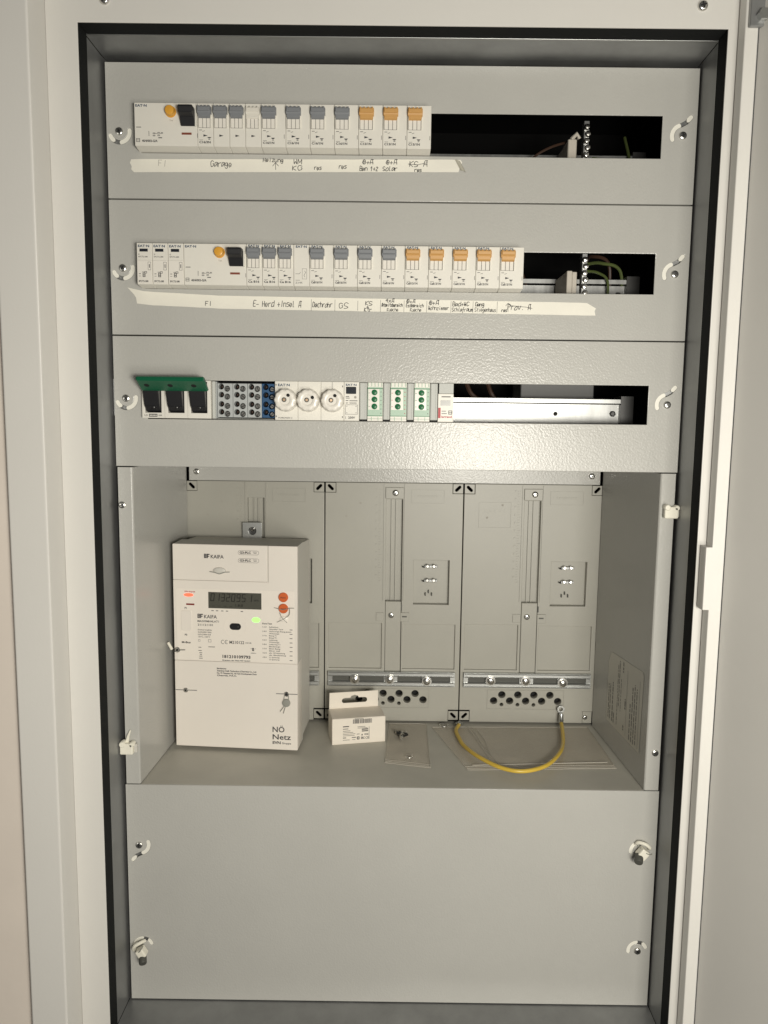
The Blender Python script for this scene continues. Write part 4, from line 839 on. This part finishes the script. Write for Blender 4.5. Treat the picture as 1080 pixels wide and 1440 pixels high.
def bag(label, corners, h, nx, ny, loc, grp, seed, amp):
    t = thing('plastic_bag', label, 'plastic bag', loc, 0, grp); rd = random.Random(seed); (ax, ay), (bx_, by), (cx_, cy_), (dx_, dy) = corners
    for layer in (0, 1):
        ph = [(rd.uniform(.010, .06), rd.uniform(0, 6.28), rd.uniform(0, 6.28)) for _ in range(7)]; vs = []
        for j in range(ny+1):
            for i in range(nx+1):
                u, v = i/nx, j/ny; x = (ax*(1-u)+bx_*u)*(1-v)+(dx_*(1-u)+cx_*u)*v; yy = (ay*(1-u)+by*u)*(1-v)+(dy*(1-u)+cy_*u)*v
                e = min(1, 5*min(u, 1-u, v, 1-v)); z = 0
                for f_, a_, p_ in ph: z += math.sin(f_*(x*math.cos(a_)+yy*math.sin(a_))*2+p_)**3
                z = SZ+.25+layer*(.2+e*(h+amp*max(-.8, z)))
                vs.append((x, yy, max(z, SZ+.2+layer*.15)))
        MB().add(vs, [(j*(nx+1)+i, j*(nx+1)+i+1, (j+1)*(nx+1)+i+1, (j+1)*(nx+1)+i) for j in range(ny) for i in range(nx)]).build('film', 'bag_film', t, smooth=True)
    m = MB()
    for k in (0, 1): 
        o_ = .03+k*.035; p0 = (ax+(dx_-ax)*o_, ay+(dy-ay)*o_, SZ+1.1); p1 = (bx_+(cx_-bx_)*o_, by+(cy_-by)*o_, SZ+1.1); m.tube([p0, p1], .5, 6)
    if nx > 40:
        for q in ([(112, 186), (122, 130), (131, 72)], [(118, 184), (127, 120), (140, 66)], [(124, 180), (131, 140), (133, 95)], [(105, 60), (180, 66), (285, 74)]): m.tube(smooth_path([(a_, b_, SZ+2.6) for a_, b_ in q], 6), .7, 6)  # raised pale tubes drawing the bright streaks of the film's folds
    m.build('seam_and_folds', 'bag_edge', t, smooth=True)
    e = MB(); q = [(ax, ay), (bx_, by), (cx_, cy_), (dx_, dy), (ax, ay)]
    for (x0_, y0_), (x1_, y1_) in zip(q[:-1], q[1:]): e.tube([(x0_+(x1_-x0_)*k/10, y0_+(y1_-y0_)*k/10, SZ+.7+rd.uniform(0, .7)) for k in range(11)], .55, 6)
    e.build('sealed_edge', 'bag_edge', t, smooth=True)
bag('small clear plastic bag of screws beside the cardboard box', [(-9, 68), (50, 54), (52, 200), (-3, 200)], 1.2, 26, 30, (20, 110, SZ), None, 3, 1.6)
bag('large clear plastic bag lying flat under the yellow cable', [(98, 50), (293, 60), (290, 196), (60, 188)], 1.2, 50, 34, (190, 110, SZ), None, 5, 1.3)
for k in range(6):
    a = random.uniform(0, 6.28); cx_, cy_ = 14+random.uniform(-9, 9), 152+random.uniform(-9, 11); L_ = random.uniform(7, 10); d = Vector((math.cos(a), math.sin(a), 0)); z_ = SZ+3.6+random.uniform(0, 1.5)
    p = Vector((cx_, cy_, z_)); t = thing('small_screw', 'loose steel screw in the heap in the small plastic bag', 'screw', tuple(p), 0, 'loose screws in the small bag')
    MB().tube([p-d*L_, p+d*L_*.6], 1.5, 8).build('shank', 'dark_steel', t); MB().tube([p+d*L_*.6, p+d*(L_*.6+2.6)], [3.4, 2.6], 10).build('head', 'screw_steel', t)
t = thing('small_washer', 'single steel washer near the open end of the small plastic bag', 'washer', (23.3, 84, SZ+2)); MB().tube([(23.3+4.4*math.cos(k*.3), 84+4.4*math.sin(k*.3), SZ+2.4) for k in range(22)], 1.0, 6).build('ring', 'screw_steel', t, smooth=True)
t = thing('yellow_cable', 'yellow earth cable bent in a loop over the large plastic bag', 'cable', (165, 80, SZ))
cab_pts = [(99, 186), (93, 166), (95, 140), (99.5, 114), (114.5, 74), (140, 42), (167, 33), (199, 50), (224.5, 88), (238.7, 129), (247, 170), (249.5, 188)]
P = smooth_path([(x, y_, SZ+4.6+(3.5 if 3 < i < 9 else 1.0)+(0 if i < 10 else (i-9)*2)) for i, (x, y_) in enumerate(cab_pts)], 6)
MB().tube(P, 2.7, 12).build('insulation', 'wire_yellow', t, smooth=True)
MB().tube([P[-1], P[-1]+Vector((.6, 4, 3)), P[-1]+Vector((.8, 6, 12))], [3.4, 3.6, 3.2], 12).build('crimp_sleeve', 'zinc', t, smooth=True)
lx, ly, lz = 250.4, 197.5, SZ+24
plate2d(circ(lx, lz+3, 5.6, 20), [circ(lx, lz+3, 2.8, 14)], ly-.8, ly+.8, .2).build('ring_lug', 'zinc', t)
MB().tube([P[0], P[0]+Vector((1.5, 5, .4)), P[0]+Vector((2, 9, 0))], [3.4, 3.6, 3.0], 12).build('crimp_sleeve', 'zinc', t, smooth=True)
MB().tube([(101+5*math.cos(k*.3), 199+4*math.sin(k*.3), SZ+3) for k in range(22)], 1.1, 6).build('ring_lug', 'zinc', t, smooth=True)
t = thing('loose_ring', 'loose steel ring beside the yellow cable end', 'ring', (77.6, 195, SZ)); MB().tube([(77.6+6.4*math.cos(k*.3), 193+6.0*math.sin(k*.3), SZ+2.2) for k in range(22)], .9, 6).build('ring', 'screw_steel', t, smooth=True)

# rating label on the right wall of the recess (wall runs from x=309 at y=0 to 298.6 at y=203)
t = thing('rating_label', 'pale printed rating label on the recess side wall', 'label', (303, 80, -808))
def wl(u, v, o=.5): return (FX-10.4*u/203-o, u, v)
pts = [(142, -806), (142, -722), (133, -706), (22, -698), (18, -702), (22, -803)]
m = MB(); m.add([wl(*p, .45) for p in pts], [tuple(range(6))]); m.add([wl(*p, .1) for p in pts], [tuple(range(6))]); m.build('paper', 'sticker', t)
m = MB(); rd = random.Random(4)
def dash_row(u, v0, v1, h):   # a line of print too small to read: word-sized bars
    v = v0
    while v < v1:
        l_ = min(rd.uniform(2.0, 8.0), v1-v); m.add([wl(u, v, .6), wl(u, v+l_, .6), wl(u-h, v+l_, .6), wl(u-h, v, .6)], [(0, 1, 2, 3)]); v += l_+rd.uniform(.9, 1.8)
for u, v0, v1, h in ((137, -800, -752, 2.2), (131, -800, -750, 2.2), (122, -800, -745, 2.8), (116, -800, -785, 2.4), (104, -798, -715, 1.6), (99, -770, -708, 2.0), (92, -775, -730, 1.6), (87, -720, -706, 3.0), (80, -796, -788, 3.4), (76, -766, -752, 3.4), (58, -800, -752, 2.4), (51, -800, -728, 2.4), (44, -800, -722, 2.4), (37, -798, -725, 2.2)): dash_row(u, v0, v1, h)
for u0 in (70, 28): 
    m.add([wl(u0, -800, .6), wl(u0, -712, .6), wl(u0-.6, -712, .6), wl(u0-.6, -800, .6)], [(0, 1, 2, 3)])
m.build('lettering', 'ink_soft', t)

# ------------------------------------------------------------------ security seals and wing clips
def seal(label, x, z, ang, s=1.0):
    t = thing('security_seal', label, 'seal', (x, -1, z)); R = Matrix.Rotation(ang, 4, 'Y')
    def put(m): m.xf(Matrix.Translation((x, 0, z)) @ R.inverted()); return m
    put(MB().box(-5.6*s, 5.6*s, -15, -4, -7*s, 5.5*s)).build('body', 'seal_white', t, bevel=1.6, seg=2)
    put(MB().lathe(0, 0, [(5.2*s, 0), (5.2*s, -9), (4.6*s, -10)], 20, 0).xf(Matrix.Translation((-1.5, -10, -5.5*s)) @ Matrix.Rotation(math.radians(34), 4, 'X'))).build('plug', 'seal_grey', t, smooth=True)
    put(MB().tube(smooth_path([(-9, -1, 1), (-10, -5, 6), (-4, -8, 10), (4, -7, 9.6), (7, -2, 7)], 5), 2.1, 8)).build('strap', 'seal_white', t, smooth=True)
    put(MB().tube(smooth_path([(-12, -2, 2), (-6, -8, 2.6), (2, -16, 4), (8, -12, 6.5)], 5), .6, 6)).build('seal_wire', 'lead_grey', t, smooth=True)
seal('white plastic security seal on the bottom cover, towards the open door', 308.4, -916, math.radians(-38))
seal('white plastic security seal low on the bottom cover, away from the door', -310.4, -1056, math.radians(32), .92)
def clip(label, x, z, tail):
    t = thing('cable_clip', label, 'clip', (x, 0, z))
    MB().box(x-8, x+8, -9, -1, z-7.5, z+6.5).build('block', 'seal_white', t, bevel=1.6, seg=2)
    MB().lathe(x-5, z+5.5, [(3.6, 0), (3.6, -8), (2.8, -9)], 14, -1).build('lobe', 'seal_white', t, smooth=True); MB().lathe(x+6.4, z+5, [(3.2, 0), (3.2, -7), (2.4, -8)], 14, -1).build('lobe', 'seal_white', t, smooth=True)
    if tail: MB().tube([(x-1, -2, z+6), (x+1, -3, z+14), (x+3.4, -1.4, z+21)], [2.6, 1.6, .8], 8).build('tail', 'seal_white', t, smooth=True)
    MB().box(x+8, x+12, -6, -2, z-6, z+5).build('wing', 'meter_base', t, bevel=.8)
clip('ivory plastic clip on the recess flange next to the meter', -322.6, -792, True)
clip('ivory plastic clip on the recess flange next to the open door', 320.6, -495.6, False)
for o in bpy.data.objects:
    if o.parent and o.name.split('.')[0] in ('lettering', 'handwriting', 'stripe', 'embossing', 'display_digits', 'supplier_lettering'): o['kind'] = 'stuff'
print('objects', len(bpy.data.objects))
